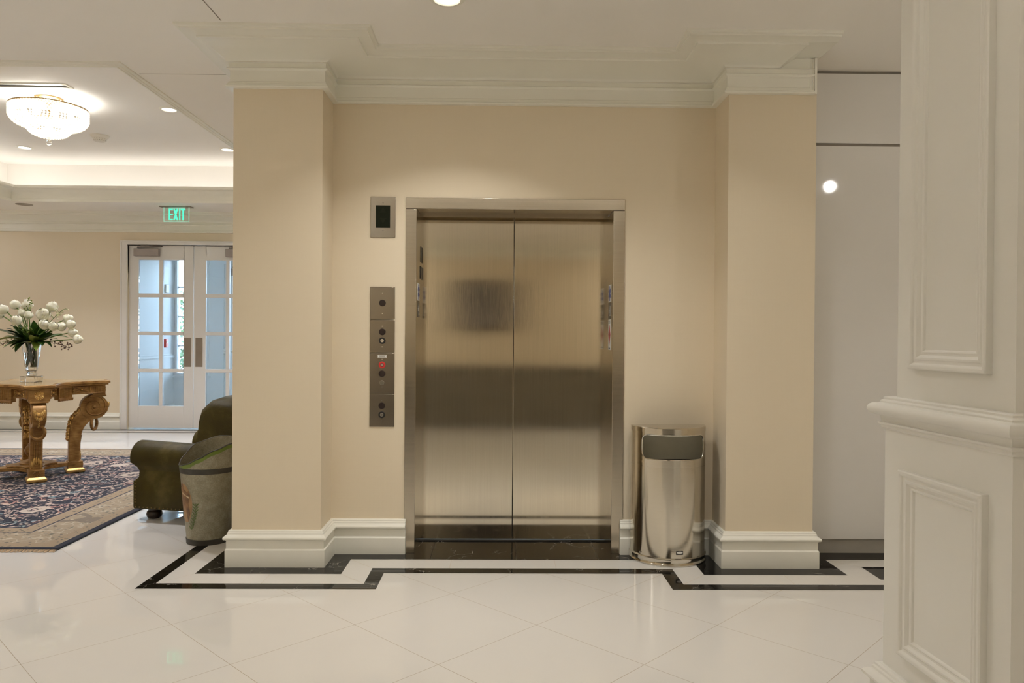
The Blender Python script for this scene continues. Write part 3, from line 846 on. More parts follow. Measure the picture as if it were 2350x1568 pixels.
def rbox(mb, u0, u1, v0, v1, z0, z1, r=.05, puff=0.0, n=6):
    # rounded cushion as a super-ellipsoid style grid
    rows = []
    m = 10
    for i in range(m+1):
        th = -PI/2+PI*i/m
        row = []
        for j in range(24):
            a = 2*PI*j/24
            ce_, se_ = math.cos(a), math.sin(a)
            e = .35
            cx = math.copysign(abs(ce_)**e, ce_); sx = math.copysign(abs(se_)**e, se_)
            ct_ = math.cos(th)**.35 if math.cos(th) > 1e-6 else 0; st_ = math.copysign(abs(math.sin(th))**.5, math.sin(th))
            row.append(cw((u0+u1)/2+(u1-u0)/2*cx*ct_, (v0+v1)/2+(v1-v0)/2*sx*ct_, (z0+z1)/2+(z1-z0)/2*st_))
        rows.append(row)
    mb.grid(rows, True, True)
rbox(mb, .03, .62, .165, .695, .27, .44)
obj('seat_cushion', mb, M['leather'], ch, smooth=60)
mb = MB(); mb.prism([(.03,.165),(.83,.165),(.83,.695),(.03,.695)], lambda a, c, z: cw(a, c, z), .085, .28)
obj('seat_base', mb, M['leather'], ch, bevel=.015)
# backrest: side profile in (u,z), rolled over at the top, bulged across the width
mb = MB()
bp_ = [(.50,.30),(.475,.45),(.475,.60),(.50,.72),(.505,.78),(.525,.84),(.575,.885),(.64,.905),(.72,.90),(.80,.88),(.86,.83),(.875,.76),(.86,.68),(.865,.40),(.86,.10),(.70,.10)]
rows = []
nv = 28
for j in range(nv+1):
    t = -1+2*j/nv
    e = (1-abs(t)**5)
    v = .43+.425*t
    row = []
    for u, z in bp_:
        cu, czz = .68, .50
        s_ = .80+.20*e**.5 if e > 0 else .80
        zz = czz+(z-czz)*(s_ if z > czz else 1)
        uu = cu+(u-cu)*(.86+.14*e**.5 if e > 0 else .86)
        if z > .4 and u < .6: uu += .012*math.cos(t*9*PI)*(1-abs(t))      # soft channels
        row.append(cw(uu, v, zz))
    rows.append(row)
mb.grid(rows, True, True)
bkr = obj('backrest', mb, M['leather'], ch, smooth=60)
mb = MB()
for zz, off in ((.56,0),(.68,1),(.80,0)):
    for k in range(5):
        v = .14+k*.145+off*.07
        if v < .76:
            mb = MB(); mb.ell(cw(.49+max(0,zz-.7)*.35, v, zz), (.014,.014,.014), 8, 6)
            obj('tuft_button', mb, M['leather'], bkr)
for u, v in ((.10,.10),(.10,.76),(.76,.10),(.76,.76)):
    mb = MB(); c = cw(u, v, 0)
    mb.lathe([(.036,0),(.05,.012),(.056,.03),(.05,.05),(.04,.06),(.044,.07),(.044,.09)], c, 20, True)
    obj('leg', mb, M['darkwood'], ch, smooth=40)

# ------------------------------------------------------------------ gilded centre table
TCn = Vector((-4.37, 7.05, 0)); TZ = .894
AZ0 = .014
dirs = [Vector((.60,-.80,0)), Vector((.80,.60,0)), Vector((-.60,.80,0)), Vector((-.80,-.60,0))]
tab = thing('center_table', 'carved gilded table with four scroll legs standing on the rug', 'table', (TCn.x, TCn.y, AZ0))
def tl(u, v, z): return TCn+dirs[0]*u+dirs[1]*v+Vector((0,0,z))
def outline(R, hw, ctl, n=14):
    pts = []
    for q4 in range(4):
        d, e = dirs[q4], dirs[(q4+1) % 4]
        pts.append(TCn+d*R-e*hw); 
        A, Bq = TCn+d*R+e*hw, TCn+e*R+d*hw
        K = TCn+(d+e)*ctl
        for k in range(n):
            t = k/n
            pts.append(A*(1-t)**2+K*2*t*(1-t)+Bq*t*t)
    return pts
def plate(mb, pts, z0, z1):
    n = len(pts)
    c0 = len(mb.v)
    mb.v += [(p.x,p.y,z0) for p in pts]+[(p.x,p.y,z1) for p in pts]
    ctr = len(mb.v); mb.v += [(TCn.x,TCn.y,z0),(TCn.x,TCn.y,z1)]
    for i in range(n):
        j = (i+1) % n
        mb.face((c0+i,c0+j,c0+n+j,c0+n+i)); mb.face((ctr,c0+j,c0+i)); mb.face((ctr+1,c0+n+i,c0+n+j))
def topshape(R, hw, ctl): return outline(R, hw, ctl)
mb = MB(); plate(mb, topshape(.635,.118,.15), TZ-.024, TZ); plate(mb, topshape(.620,.110,.14), TZ-.040, TZ-.024)
tto = obj('tabletop', mb, M['gilt'], tab, bevel=.004, smooth=40)
mb = MB(); plate(mb, topshape(.605,.10,.13), TZ, TZ+.0012); obj('top_veneer', mb, M['tabletop'], tto)
# apron: wall following the outline, with reeded and crossed panels
mb = MB()
pts = topshape(.575,.085,.11)
n = len(pts)
mb.grid([[Vector((p.x,p.y,.772)) for p in pts], [Vector((p.x,p.y,TZ-.038)) for p in pts]], True)
ap = obj('apron', mb, M['gilt'], tab, smooth=40)
rl = MB(); gd = MB()
for q4 in range(4):
    d, e = dirs[q4], dirs[(q4+1) % 4]
    A, Bq, K = TCn+d*.575+e*.085, TCn+e*.575+d*.085, TCn+(d+e)*.11
    def B_(t): return A*(1-t)**2+K*2*t*(1-t)+Bq*t*t
    def Nn(t):
        tg = ((K-A)*2*(1-t)+(Bq-K)*2*t).normalized(); nn = Vector((tg.y,-tg.x,0))
        return nn if nn.dot(d+e) > 0 else -nn
    # top and bottom beads
    for z, r in ((.778,.008),(.845,.007)):
        rl.tube([B_(k/16)+Nn(k/16)*.003+Vector((0,0,z)) for k in range(17)], r, 6)
    # flutes near the corners, crosses between
    for t in [.02+.022*k for k in range(4)]+[.91+.022*k for k in range(4)]:
        rl.tube([B_(t)+Nn(t)*.002+Vector((0,0,.785)), B_(t)+Nn(t)*.002+Vector((0,0,.84))], .0055, 6)
    for t0, t1 in ((.15,.31),(.69,.85)):
        for zz in ((.785,.84),(.84,.785)):
            rl.tube([B_(t0+(t1-t0)*k/4)+Nn(t0+(t1-t0)*k/4)*.004+Vector((0,0,zz[0]+(zz[1]-zz[0])*k/4)) for k in range(5)], .005, 6)
        for t in (t0-.02, t1+.02):
            gd = MB()
            for k in range(4): gd.ell(B_(t)+Nn(t)*.004+Vector((0,0,.79+k*.015)), (.008,.008,.007), 8, 5)
            obj('apron_bead', gd, M['gold'], ap, smooth=50)
        gd = MB(); tm = (t0+t1)/2; gd.ell(B_(tm)+Nn(tm)*.006+Vector((0,0,.8125)), (.014,.014,.012), 8, 6)
        obj('apron_boss', gd, M['gold'], ap, smooth=50)
    # dropped centre block
    cb = MB()
    ts = [.37+.26*k/8 for k in range(9)]
    outr = [B_(t)+Nn(t)*.022 for t in ts]; inr = [B_(t)-Nn(t)*.02 for t in ts][::-1]
    ring_ = outr+inr
    cb.prism([(p.x,p.y) for p in ring_], lambda a, c, z: (a,c,z), .735, TZ-.038)
    blk = obj('apron_block', cb, M['gilt'], ap, smooth=40)
    fb = MB()
    for k in range(11):
        t = .38+.24*k/10
        fb.tube([B_(t)+Nn(t)*.022+Vector((0,0,.752)), B_(t)+Nn(t)*.022+Vector((0,0,.84))], .0055, 6)
    fb.tube([B_(.36+.28*k/8)+Nn(.36+.28*k/8)*.024+Vector((0,0,.741)) for k in range(9)], .008, 6)
    for k in range(8): fb.ell(B_(.375+.25*k/7)+Nn(.375+.25*k/7)*.022+Vector((0,0,.730)), (.012,.012,.010), 8, 5)
    obj('reeding', fb, M['gilt'], ap, smooth=50)
obj('apron_moulding', rl, M['gilt'], ap, smooth=50)
# legs
def bez(pts, n):
    # Catmull-Rom through pts
    out = []
    P = [pts[0]]+list(pts)+[pts[-1]]
    for i in range(1, len(P)-2):
        for k in range(n):
            t = k/n
            out.append(tuple(.5*((2*P[i][c])+(-P[i-1][c]+P[i+1][c])*t+(2*P[i-1][c]-5*P[i][c]+4*P[i+1][c]-P[i+2][c])*t*t+(-P[i-1][c]+3*P[i][c]-3*P[i+1][c]+P[i+2][c])*t**3) for c in range(2)))
    out.append(tuple(pts[-1])); return out
inner = bez([(.295,.125),(.295,.30),(.300,.42),(.325,.53),(.39,.60),(.47,.655)], 6)
outer_ = bez([(.395,.125),(.395,.27),(.412,.38),(.445,.45),(.50,.50),(.56,.525)], 6)
SQ = lambda pts: [(r if r < .345 else .345+(r-.345)*.78, z) for r, z in pts]
inner = SQ(inner); outer_ = [(.345+(r-.345)*.8, z) for r, z in outer_]
VC = (.507,.640); VR = .118
for q4 in range(4):
    d = dirs[q4]; e = dirs[(q4+1) % 4]
    def lp(r, t, z): return TCn+d*r+e*t+Vector((0,0,z))
    mb = MB()
    wd = .044
    rows = []
    for (ra, za), (rb, zb_) in zip(inner, outer_):
        rows.append([lp(ra,-wd,za), lp(ra+.006,-wd-.004,za), lp((ra+rb)/2,-wd+.006,(za+zb_)/2), lp(rb-.006,-wd-.004,zb_), lp(rb,-wd,zb_),
                     lp(rb,wd,zb_), lp(rb-.006,wd+.004,zb_), lp((ra+rb)/2,wd-.006,(za+zb_)/2), lp(ra+.006,wd+.004,za), lp(ra,wd,za)])
    mb.grid(rows, True, True)
    # volute drum
    mb.prism([(VC[0]+VR*math.cos(2*PI*k/36), VC[1]+VR*math.sin(2*PI*k/36)) for k in range(36)], lambda a, c, t: lp(a, t, c), -.048, .048)
    leg = obj('leg', mb, M['gilt'], tab, smooth=40)
    sp = MB()
    for sd in (-1, 1):
        pth = []
        for k in range(64):
            a = -2.2+k/63*4.6*PI/1.15; r = VR*.94*(1-k/63*.86)
            pth.append(lp(VC[0]+r*math.cos(-a), sd*.049, VC[1]+r*math.sin(-a)))
        sp.tube(pth, [.0085*(1-.45*k/63) for k in range(64)], 6)
        sp.ell(lp(VC[0],sd*.05,VC[1]), (.018,.018,.018), 10, 6)
    obj('scroll', sp, M['gilt'], leg, smooth=60)
    # acanthus along the back of the curve and reeding on the shaft
    ac = MB()
    for k in range(14):
        i = 8+int(k*1.45)
        if i >= len(inner): break
        r, z = inner[i]
        for tt in (-.026, 0, .026):
            ac.ell(lp(r-.006, tt+random.uniform(-.004,.004), z+random.uniform(-.006,.006)), (.017,.017,.020), 8, 6)
    obj('acanthus_spine', ac, M['gold'], leg, smooth=60); ac = MB()
    # acanthus leaf on the outer face of the drum (fan of lobes)
    for k in range(7):
        a = math.radians(-60+k*20)
        for zz in (0, 1):
            ac.ell(lp(VC[0]+VR+.004-zz*.012, .040*math.sin(a), VC[1]+.045-.085*math.cos(a)*(.55+.45*zz)), (.014,.014,.022), 8, 6)
    obj('acanthus_leaf', ac, M['gold'], leg, smooth=60); ac = MB()
    for k in range(9): ac.ell(lp(VC[0]+.004+VR*math.cos(math.radians(-30-k*12)), 0, VC[1]+VR*math.sin(math.radians(-30-k*12))), (.009,.009,.009), 8, 5)
    obj('bead_string', ac, M['gold'], leg, smooth=60); ac = MB()
    # leaf at the foot of the shaft
    for k in range(5):
        t = -.034+.017*k
        ac.ell(lp(.388, t, .16+.05*math.cos(t*38)), (.010,.011,.040), 8, 6)
    obj('foot_leaf', ac, M['gold'], leg, smooth=60)
    fb = MB()
    for k in range(5):
        t = -.034+.017*k
        fb.tube([lp(.386,t,.215), lp(.386,t,.29), lp(.399,t,.375)], .006, 6)
    for k in range(3):
        fb.tube([lp(.382,-.044,.205+k*.006), lp(.392,0,.205+k*.006), lp(.382,.044,.205+k*.006)], .004, 6)
    obj('shaft_reeding', fb, M['gilt'], leg, smooth=60)
    rg = MB(); R_, n_ = .056, 36
    for k in range(n_):
        a = 2*PI*k/n_
        rg.ell(lp(.512+R_*math.cos(a)*.55, R_*math.cos(a)*.85, .476+R_*1.08*math.sin(a)), (.0155,.0155,.0155), 8, 5)
    obj('wreath_ring', rg, M['gilt'], leg, smooth=60)
    cbk = MB()
    cbk.prism([(.49,-.082),(.598,-.082),(.598,.082),(.49,.082)], lambda a, t, z: lp(a, t, z), .752, TZ-.038)
    cbk.prism([(.47,-.070),(.608,-.070),(.608,.070),(.47,.070)], lambda a, t, z: lp(a, t, z), .738, .754)
    cko = obj('corner_block', cbk, M['gilt'], tab, bevel=.003)
    rs = MB()
    for k in range(14):
        a = 2*PI*k/14
        rs.tube([lp(.600, .012*math.cos(a), .805+.012*math.sin(a)), lp(.601, .036*math.cos(a), .805+.036*math.sin(a))], [.004,.008], 6)
    rs.ell(lp(.601,0,.805), (.013,.013,.013), 10, 6)
    obj('rosette', rs, M['gold'], cko, smooth=60)
    ft = MB()
    ft.prism([(.285,-.062),(.41,-.062),(.41,.062),(.285,.062)], lambda a, t, z: lp(a, t, z), .064, .126)
    for k in range(8):
        a = 2*PI*k/8; ft.ell(lp(.411, .022*math.cos(a), .095+.018*math.sin(a)), (.009,.009,.008), 8, 5)
    fo = obj('foot_block', ft, M['gilt'], leg, bevel=.002)
    ft = MB()
    rows = []
    for s_, z in ((.066,AZ0+.002),(.076,.022),(.080,.034),(.078,.046),(.068,.058),(.062,.066)):
        rows.append([lp(.348+s_,-s_,z), lp(.348+s_,s_,z), lp(.348-s_,s_,z), lp(.348-s_,-s_,z)])
    ft.grid(rows, True, True); obj('foot_pad', ft, M['gold'], leg, bevel=.004)
mb = MB(); plate(mb, topshape(.34,.05,.045), .085, .118); plate(mb, topshape(.20,.07,.09), .118, .135)
so = obj('stretcher', mb, M['gilt'], tab, bevel=.004, smooth=40)
mb = MB(); mb.lathe([(.10,.134),(.10,.145),(.085,.150),(.07,.165),(.03,.175),(.026,.20),(.05,.225),(.062,.26),(.05,.29),(.03,.305),(.034,.315),(.012,.33),(.001,.34)], (TCn.x,TCn.y,0), 28, True)
obj('finial', mb, M['gilt'], so, smooth=50)

# ------------------------------------------------------------------ vase and flowers
VX, VY, VZ = -4.375, 7.05, TZ+.0012
va = thing('vase', 'clear footed glass vase full of green stems on the gilded table', 'vase', (VX, VY, VZ))
def sq(mb, z0, z1, h):
    mb.box(VX-h, VX+h, VY-h, VY+h, z0, z1)
mb = MB(); sq(mb, VZ, VZ+.052, .068); obj('foot', mb, M['vase'], va, bevel=.006)
mb = MB(); mb.lathe([(.030,.0525),(.046,.056),(.046,.075),(.036,.085),(.040,.098),(.052,.106)], (VX,VY,VZ), 8, True); obj('stem_block', mb, M['vase'], va)
wallp = [(.001,.106),(.048,.107),(.053,.118),(.060,.16),(.070,.24),(.080,.32),(.086,.38),(.089,.385),(.086,.388),(.080,.382),(.074,.32),(.064,.24),(.054,.16),(.046,.13),(.001,.126)]
mb = MB(); mb.lathe(wallp, (VX,VY,VZ), 40, False, lambda r, z, a: .92*r*(1+.02*math.cos(10*a))); obj('bowl', mb, M['vase'], va, smooth=50)
mb = MB(); mb.lathe([(.001,.127),(.044,.131),(.053,.165),(.063,.24),(.068,.275),(.001,.275)], (VX,VY,VZ), 32, False, lambda r, z, a: .92*r); obj('water', mb, M['water'], va, smooth=50)

heads = [ # px, py, depth offset toward camera(-)/away(+), size, label
 (10,716,-.02,1.05,'white tulip at the upper far left of the bouquet'),
 (36,705,.10,1.05,'white tulip second from the left along the bouquet top'),
 (63,706,.04,1.12,'white tulip upright at the crown of the bouquet'),
 (117,710,.06,1.15,'white tulip standing tall at the upper right of the bouquet'),
 (98,726,-.16,1.35,'largest open white tulip facing front, right of centre in the bouquet'),
 (51,724,.00,.85,'small white tulip tucked below the crown tulip in the bouquet'),
 (66,729,-.02,.85,'half-hidden white tulip just under the crown tulip in the bouquet'),
 (39,740,-.22,1.08,'white tulip low at the front left of the bouquet, over the vase'),
 (101,748,-.26,1.05,'white tulip front and low under the largest tulip in the bouquet'),
 (121,752,-.22,1.0,'white tulip next right of the front low tulip in the bouquet'),
 (139,753,-.06,.95,'white tulip low behind the right-hand pair in the bouquet'),
 (153,735,.02,1.02,'white tulip upper of the touching pair at the bouquet right'),
 (160,747,-.06,.95,'white tulip lower of the touching pair at the bouquet right'),
 (164,766,-.04,1.0,'white tulip on a sideways stem at the bouquet right edge'),
 (176,781,-.10,1.0,'white tulip drooping lowest at the far right of the bouquet'),
 (2,727,.06,.9,'white tulip cut by the picture edge at the bouquet left'),
]
def tpos(px, py, off):
    dd = VY+off
    X = rx(px)*dd
    return Vector((X, dd, CAMZ+(767-py)*(dd+X*math.sin(YAW))/F))
def blade(mb, p0, d0, L, wdt, droop, twist=0.0, n=8):
    # curved lance leaf starting at p0 heading d0
    p = Vector(p0); d = Vector(d0).normalized()
    side = d.cross(Vector((0,0,1))); side = side.normalized() if side.length > .05 else Vector((1,0,0))
    rows = []
    for k in range(n+1):
        t = k/n
        w_ = wdt*math.sin(PI*min(1, .12+.88*t))**.8*(1 if t < .98 else .05)
        up = side.cross(d).normalized()
        sd = side*math.cos(twist*t)+up*math.sin(twist*t)
        rows.append([p-sd*w_+up*w_*.25, p, p+sd*w_+up*w_*.25])
        p = p+d*(L/n); d = (d+Vector((0,0,-droop/n))).normalized()
    mb.grid(rows)
mouth = Vector((VX, VY, VZ+.37))
for i, (px, py, off, sc, lab) in enumerate(heads):
    P = tpos(px, py, off)
    base = Vector((VX+random.uniform(-.038,.038), VY+random.uniform(-.038,.038), VZ+.14))
    mth = mouth+Vector((max(-.05,min(.05,(P.x-VX)*.22)), max(-.05,min(.05,(P.y-VY)*.22)), -.02))
    ctl = mth+Vector(((P.x-mth.x)*.35, (P.y-mth.y)*.35, (P.z-mth.z)*.75))
    path = [base, base.lerp(mth,.5), mth]
    for k in range(1, 9):
        t = k/8; path.append(mth*(1-t)**2+ctl*2*t*(1-t)+P*t*t)
    tu = thing('tulip', lab, 'flower', tuple(base), 'white tulips in the glass vase')
    mb = MB(); mb.tube(path, .0052, 7); obj('stem', mb, M['stem'], tu, smooth=60)
    ax = (P-path[-3]).normalized()
    M3 = ax.to_track_quat('Z','Y').to_matrix()
    hd = MB(); R_ = .046*sc
    rnd = random.Random(i)
    hd.ell(P+ax*R_*.48, (R_*.66,R_*.66,R_*.85), 10, 8, M3)
    for lay, (npet, rs_, op) in enumerate(((5,.62,-.25),(6,.86,-.10),(6,1.0,.10))):
        for k in range(npet):
            a0 = 2*PI*(k+.5*lay)/npet+rnd.uniform(-.15,.15)
            topz = rnd.uniform(.88,1.1)*(1.05-.10*lay)
            rows = []
            for u in range(8):
                t = u/7
                z = R_*(-.62+1.75*t*topz)
                rr = R_*rs_*(math.sin(min(1,t*1.5+.10)*PI/2)**.65)*(1-.55*max(0,t-.5)+op*max(0,t-.3))
                hw = .80*math.sin(PI*min(.90,.20+.72*t))**.5
                row = []
                for s_ in (-1,-.5,0,.5,1):
                    ruf = rnd.uniform(-.05,.05)*t
                    row.append(M3 @ Vector((rr*(1-.07*s_*s_+ruf)*math.cos(a0+s_*hw), rr*(1-.07*s_*s_+ruf)*math.sin(a0+s_*hw), z-.16*R_*s_*s_*t+rnd.uniform(-.06,.06)*R_*t))+P)
                rows.append(row)
            hd.grid(rows)
    obj('flower_head', hd, M['petal'], tu, smooth=70)
    lf = MB()
    dr = Vector((P.x-VX, P.y-VY, 0)); dr = dr.normalized() if dr.length > .02 else Vector((0,-1,0))
    ang = rnd.uniform(-.9,.9)
    dv = Vector((dr.x*math.cos(ang)-dr.y*math.sin(ang), dr.x*math.sin(ang)+dr.y*math.cos(ang), rnd.uniform(.35,1.0)))
    blade(lf, path[2]+Vector((0,0,.01)), dv, rnd.uniform(.24,.34), rnd.uniform(.036,.05), rnd.uniform(.4,1.1), rnd.uniform(-.5,.5))
    dv2 = Vector((rnd.uniform(-1,1), rnd.uniform(-1,.2), rnd.uniform(.1,.5)))
    blade(lf, path[2]+Vector((0,0,.01)), dv2, rnd.uniform(.18,.27), rnd.uniform(.03,.045), rnd.uniform(.6,1.4), rnd.uniform(-.5,.5))
    obj('leaf', lf, M['leaf'] if i % 4 else M['leaf2'], tu, smooth=60)
    lf = MB()
    blade(lf, path[2]+Vector((0,0,.01)), Vector((dr.x*.5+rnd.uniform(-.4,.4), dr.y*.5-.2, rnd.uniform(.9,1.6))), rnd.uniform(.18,.26), rnd.uniform(.032,.045), rnd.uniform(.5,1.0), rnd.uniform(-.6,.6))
    obj('leaf', lf, M['leaf'], tu, smooth=60)
sprigs = [((146,712),.02,'leafy sprig with pale buds rising at the bouquet upper right',M['stem'],M['bud']),
          ((64,691),.02,'green budded sprig poking above the crown of the bouquet',M['stem'],M['leaf2']),
          ((160,801),-.10,'bare brown twig with buds hanging at the bouquet lower right',M['twig'],M['twig']),
          ((4,795),-.06,'brown budded twig drooping at the bouquet lower left',M['twig'],M['bud']),
          ((57,757),-.24,'pale green filler sprig in the middle of the bouquet front',M['stem'],M['leaf2'])]
for i, ((px, py), off, lab, m1, m2) in enumerate(sprigs):
    P = tpos(px, py, off); rnd = random.Random(90+i)
    mth = mouth+Vector((.03 if P.x > VX else -.03, -.02, -.01))
    ctl = mth.lerp(P,.5)+Vector((0,0,.05))
    path = [mth+Vector((0,0,-.15))]+[mth*(1-k/8)**2+ctl*2*(k/8)*(1-k/8)+P*(k/8)**2 for k in range(9)]
    sg = thing('filler_sprig', lab, 'foliage', tuple(path[0]), 'filler sprigs among the tulips')
    mb = MB(); mb.tube(path, .0028, 6)
    bb = MB()
    for k in range(22):
        t = rnd.uniform(.45,1); q_ = mth*(1-t)**2+ctl*2*t*(1-t)+P*t*t
        e_ = q_+Vector((rnd.uniform(-.035,.035), rnd.uniform(-.03,.03), rnd.uniform(-.03,.035)))
        mb.tube([q_, e_], .0015, 5)
        bb.ell(e_, (.0065,.0065,.008), 7, 5)
    obj('twig', mb, m1, sg); obj('bud', bb, m2, sg, smooth=60)

# ------------------------------------------------------------------ double door to the vestibule
def xp(px, d=YF): return (px-1150)*d/F
def zp(py, d=YF, h=767): return CAMZ+(h-py)*d/F
cs = MB()
cs.box(DX0-.09, DX0, YF-.03, YF+.2, 0, DZ+.045); cs.box(DX1, DX1+.09, YF-.03, YF+.2, 0, DZ+.045); cs.box(DX0, DX1, YF-.03, YF+.2, DZ, DZ+.045)
cs.box(DX0-.092, DX0-.07, YF-.04, YF-.001, 0, DZ+.036); cs.box(DX0-.094, DX1+.094, YF-.042, YF-.001, DZ+.036, DZ+.055)
struct('trim_5', cs, M['doorpaint'], 'white casing around the glazed double doors', 'door casing', smooth=0, bevel=.003)
Y0d, Y1d = YF+.03, YF+.075
zr = [(2.396,1.919),(1.865,1.380),(1.331,.855),(.805,.328)]
def leaf_door(name, x0, x1, gx0, gx1, label, hinge_left):
    mid0 = gx0+(gx1-gx0)*.455; mid1 = mid0+(gx1-gx0)*.08
    if not hinge_left: mid0, mid1 = gx0+gx1-mid1, gx0+gx1-mid0
    mb = MB()
    mb.box(x0, gx0, Y0d, Y1d, .02, DZ-.008); mb.box(gx1, x1, Y0d, Y1d, .02, DZ-.008)
    mb.box(gx0, gx1, Y0d, Y1d, .02, zr[3][1]); mb.box(gx0, gx1, Y0d, Y1d, zr[0][0], DZ-.008)
    for k in range(3): mb.box(gx0, gx1, Y0d, Y1d, zr[k+1][0], zr[k][1])
    for a, c in zr: mb.box(mid0, mid1, Y0d, Y1d, c, a)
    d = struct(name, mb, M['doorpaint'], label, 'door', smooth=0, bevel=.004)
    g = MB()
    for a, c in zr:
        for u, v in ((gx0, mid0), (mid1, gx1)): g.box(u, v, Y0d+.020, Y0d+.024, c, a)
    obj('pane', g, M['pane'], d, smooth=0)
    p0, p1 = (x1-.125, x1-.025) if hinge_left else (x0+.025, x0+.125)
    g = MB(); g.box(p0, p1, Y0d-.003, Y0d, .885, 1.300); obj('push_plate', g, M['grey_metal'], d, bevel=.001)
    cx0, cx1 = (x0+.09, x0+.44) if hinge_left else (x1-.44, x1-.09)
    g = MB(); g.box(cx0, cx1, Y0d-.065, Y0d, 2.445, 2.55); c = obj('door_closer', g, M['closer'], d, bevel=.006)
    g = MB(); g.tube([(cx0+.05,Y0d-.04,2.555),(cx0+.05,Y0d-.04,2.575),(cx1+.03,Y0d-.02,2.585),(cx0+.12,Y0d-.10,2.59)], .011, 6); obj('closer_arm', g, M['closer'], c)
    return d
leaf_door('door_1', DX0+.001, -4.361, xp(321), xp(424), 'left white glazed door leaf with eight panes and push plate', True)
leaf_door('door_2', -4.353, DX1-.006, xp(474), -3.575, 'right white glazed door leaf partly hidden by the left pier', False)

# ------------------------------------------------------------------ vestibule
VXL, VXR, VYB = -5.44, -2.2, 12.55
w = MB(); w.box(VXL-.1, VXL, YF+.2, VYB+.15, 0, 2.95)
w.box(VXL, VXL+.015, YF+.2, VYB, 0, .20); w.box(VXL, VXL+.02, YF+.2, VYB, .96, 1.0); w.box(VXL, VXL+.008, YF+.2, VYB, 1.0, 1.02)
struct('wall_vestibule', w, M['vest'], 'white vestibule side wall with chair rail behind the glass doors', 'wall', smooth=0, bevel=.003)
w = MB(); w.box(VXR, VXR+.1, YF+.2, VYB+.15, 0, 2.95); struct('wall_vestibule.001', w, M['vest'], 'white vestibule wall opposite the chair-rail wall', 'wall', smooth=0)
w = MB(); w.box(VXL, VXR, YF+.2, VYB+.15, 2.95, 3.0); struct('ceiling_vestibule', w, M['vest'], 'white vestibule ceiling behind the glass doors', 'ceiling', smooth=0)
WX0, WX1, WZ0, WZ1 = -5.42, -4.86, .66, 2.62
QX0, QX1, QZ = -4.62, -3.58, 2.52
w = MB()
w.box(VXL, WX0, VYB, VYB+.15, 0, 2.95); w.box(WX0, WX1, VYB, VYB+.15, 0, WZ0); w.box(WX0, WX1, VYB, VYB+.15, WZ1, 2.95)
w.box(WX1, QX0, VYB, VYB+.15, 0, 2.95); w.box(QX0, QX1, VYB, VYB+.15, QZ, 2.95); w.box(QX1, VXR, VYB, VYB+.15, 0, .66); w.box(QX1, VXR, VYB, VYB+.15, 2.62, 2.95)
w.box(QX1, QX1+.2, VYB, VYB+.15, .66, 2.62); w.box(VXR-.2, VXR, VYB, VYB+.15, .66, 2.62)
struct('wall_entrance', w, M['vest'], 'white outer vestibule wall with window and entrance door', 'wall', smooth=0)
def window(name, x0, x1, z0, z1, nx, nz, label):
    mb = MB(); t = .035
    mb.box(x0, x0+t, VYB-.02, VYB+.1, z0, z1); mb.box(x1-t, x1, VYB-.02, VYB+.1, z0, z1); mb.box(x0+t, x1-t, VYB-.02, VYB+.1, z0, z0+t); mb.box(x0+t, x1-t, VYB-.02, VYB+.1, z1-t, z1)
    for k in range(1, nx): x = x0+(x1-x0)*k/nx; mb.box(x-.012, x+.012, VYB+.018, VYB+.072, z0+t, z1-t)
    for k in range(1, nz): z = z0+(z1-z0)*k/nz; mb.box(x0+t, x1-t, VYB+.02, VYB+.07, z-.012, z+.012)
    d = struct(name, mb, M['vest'], label, 'window', smooth=0)
    g = MB(); g.box(x0+.01, x1-.01, VYB+.045, VYB+.049, z0+.01, z1-.01); obj('pane', g, M['pane'], d, smooth=0)
    g = MB(); g.box(x0-.03, x1+.03, VYB-.06, VYB+.02, z0-.03, z0); obj('sill', g, M['vest'], d, smooth=0)
window('window_1', WX0, WX1, WZ0, WZ1, 2, 4, 'tall white vestibule window seen through the left glass door')
window('window_2', QX1+.2, VXR-.2, .66, 2.62, 2, 4, 'vestibule window hidden right of the entrance door')
mb = MB()
mb.box(QX0, QX0+.13, VYB+.03, VYB+.08, .01, QZ); mb.box(QX1-.13, QX1, VYB+.03, VYB+.08, .01, QZ)
mb.box(QX0+.13, QX1-.13, VYB+.03, VYB+.08, .01, .30); mb.box(QX0+.13, QX1-.13, VYB+.03, VYB+.08, QZ-.18, QZ)
for z in (.83,1.36,1.88): mb.box(QX0+.13, QX1-.13, VYB+.03, VYB+.08, z-.02, z+.02)
mb.box((QX0+QX1)/2-.02, (QX0+QX1)/2+.02, VYB+.028, VYB+.082, .30, QZ-.18)
d3 = struct('door_3', mb, M['vest'], 'white glazed entrance door seen through the right glass door', 'door', smooth=0, bevel=.004)
g = MB(); g.box(QX0+.13, QX1-.13, VYB+.052, VYB+.056, .30, QZ-.18); obj('pane', g, M['pane'], d3, smooth=0)
g = MB(); g.tube([(QX0+.02,VYB-.03,1.07),(QX1-.06,VYB-.03,1.07)], .024, 8); g.box(QX0+.02, QX0+.07, VYB-.05, VYB+.03, 1.03, 1.11); g.box(QX1-.11, QX1-.06, VYB-.05, VYB+.03, 1.03, 1.11)
obj('push_bar', g, M['white'], d3)
g = MB(); g.box(QX0+.09, QX0+.42, VYB-.03, VYB+.03, 2.33, 2.44); c = obj('door_closer', g, M['closer'], d3, bevel=.006)
g = MB(); g.tube([(QX0+.14,VYB-.01,2.445),(QX0+.14,VYB-.01,2.47),(QX0+.42,VYB,2.48)], .011, 6); obj('closer_arm', g, M['closer'], c)
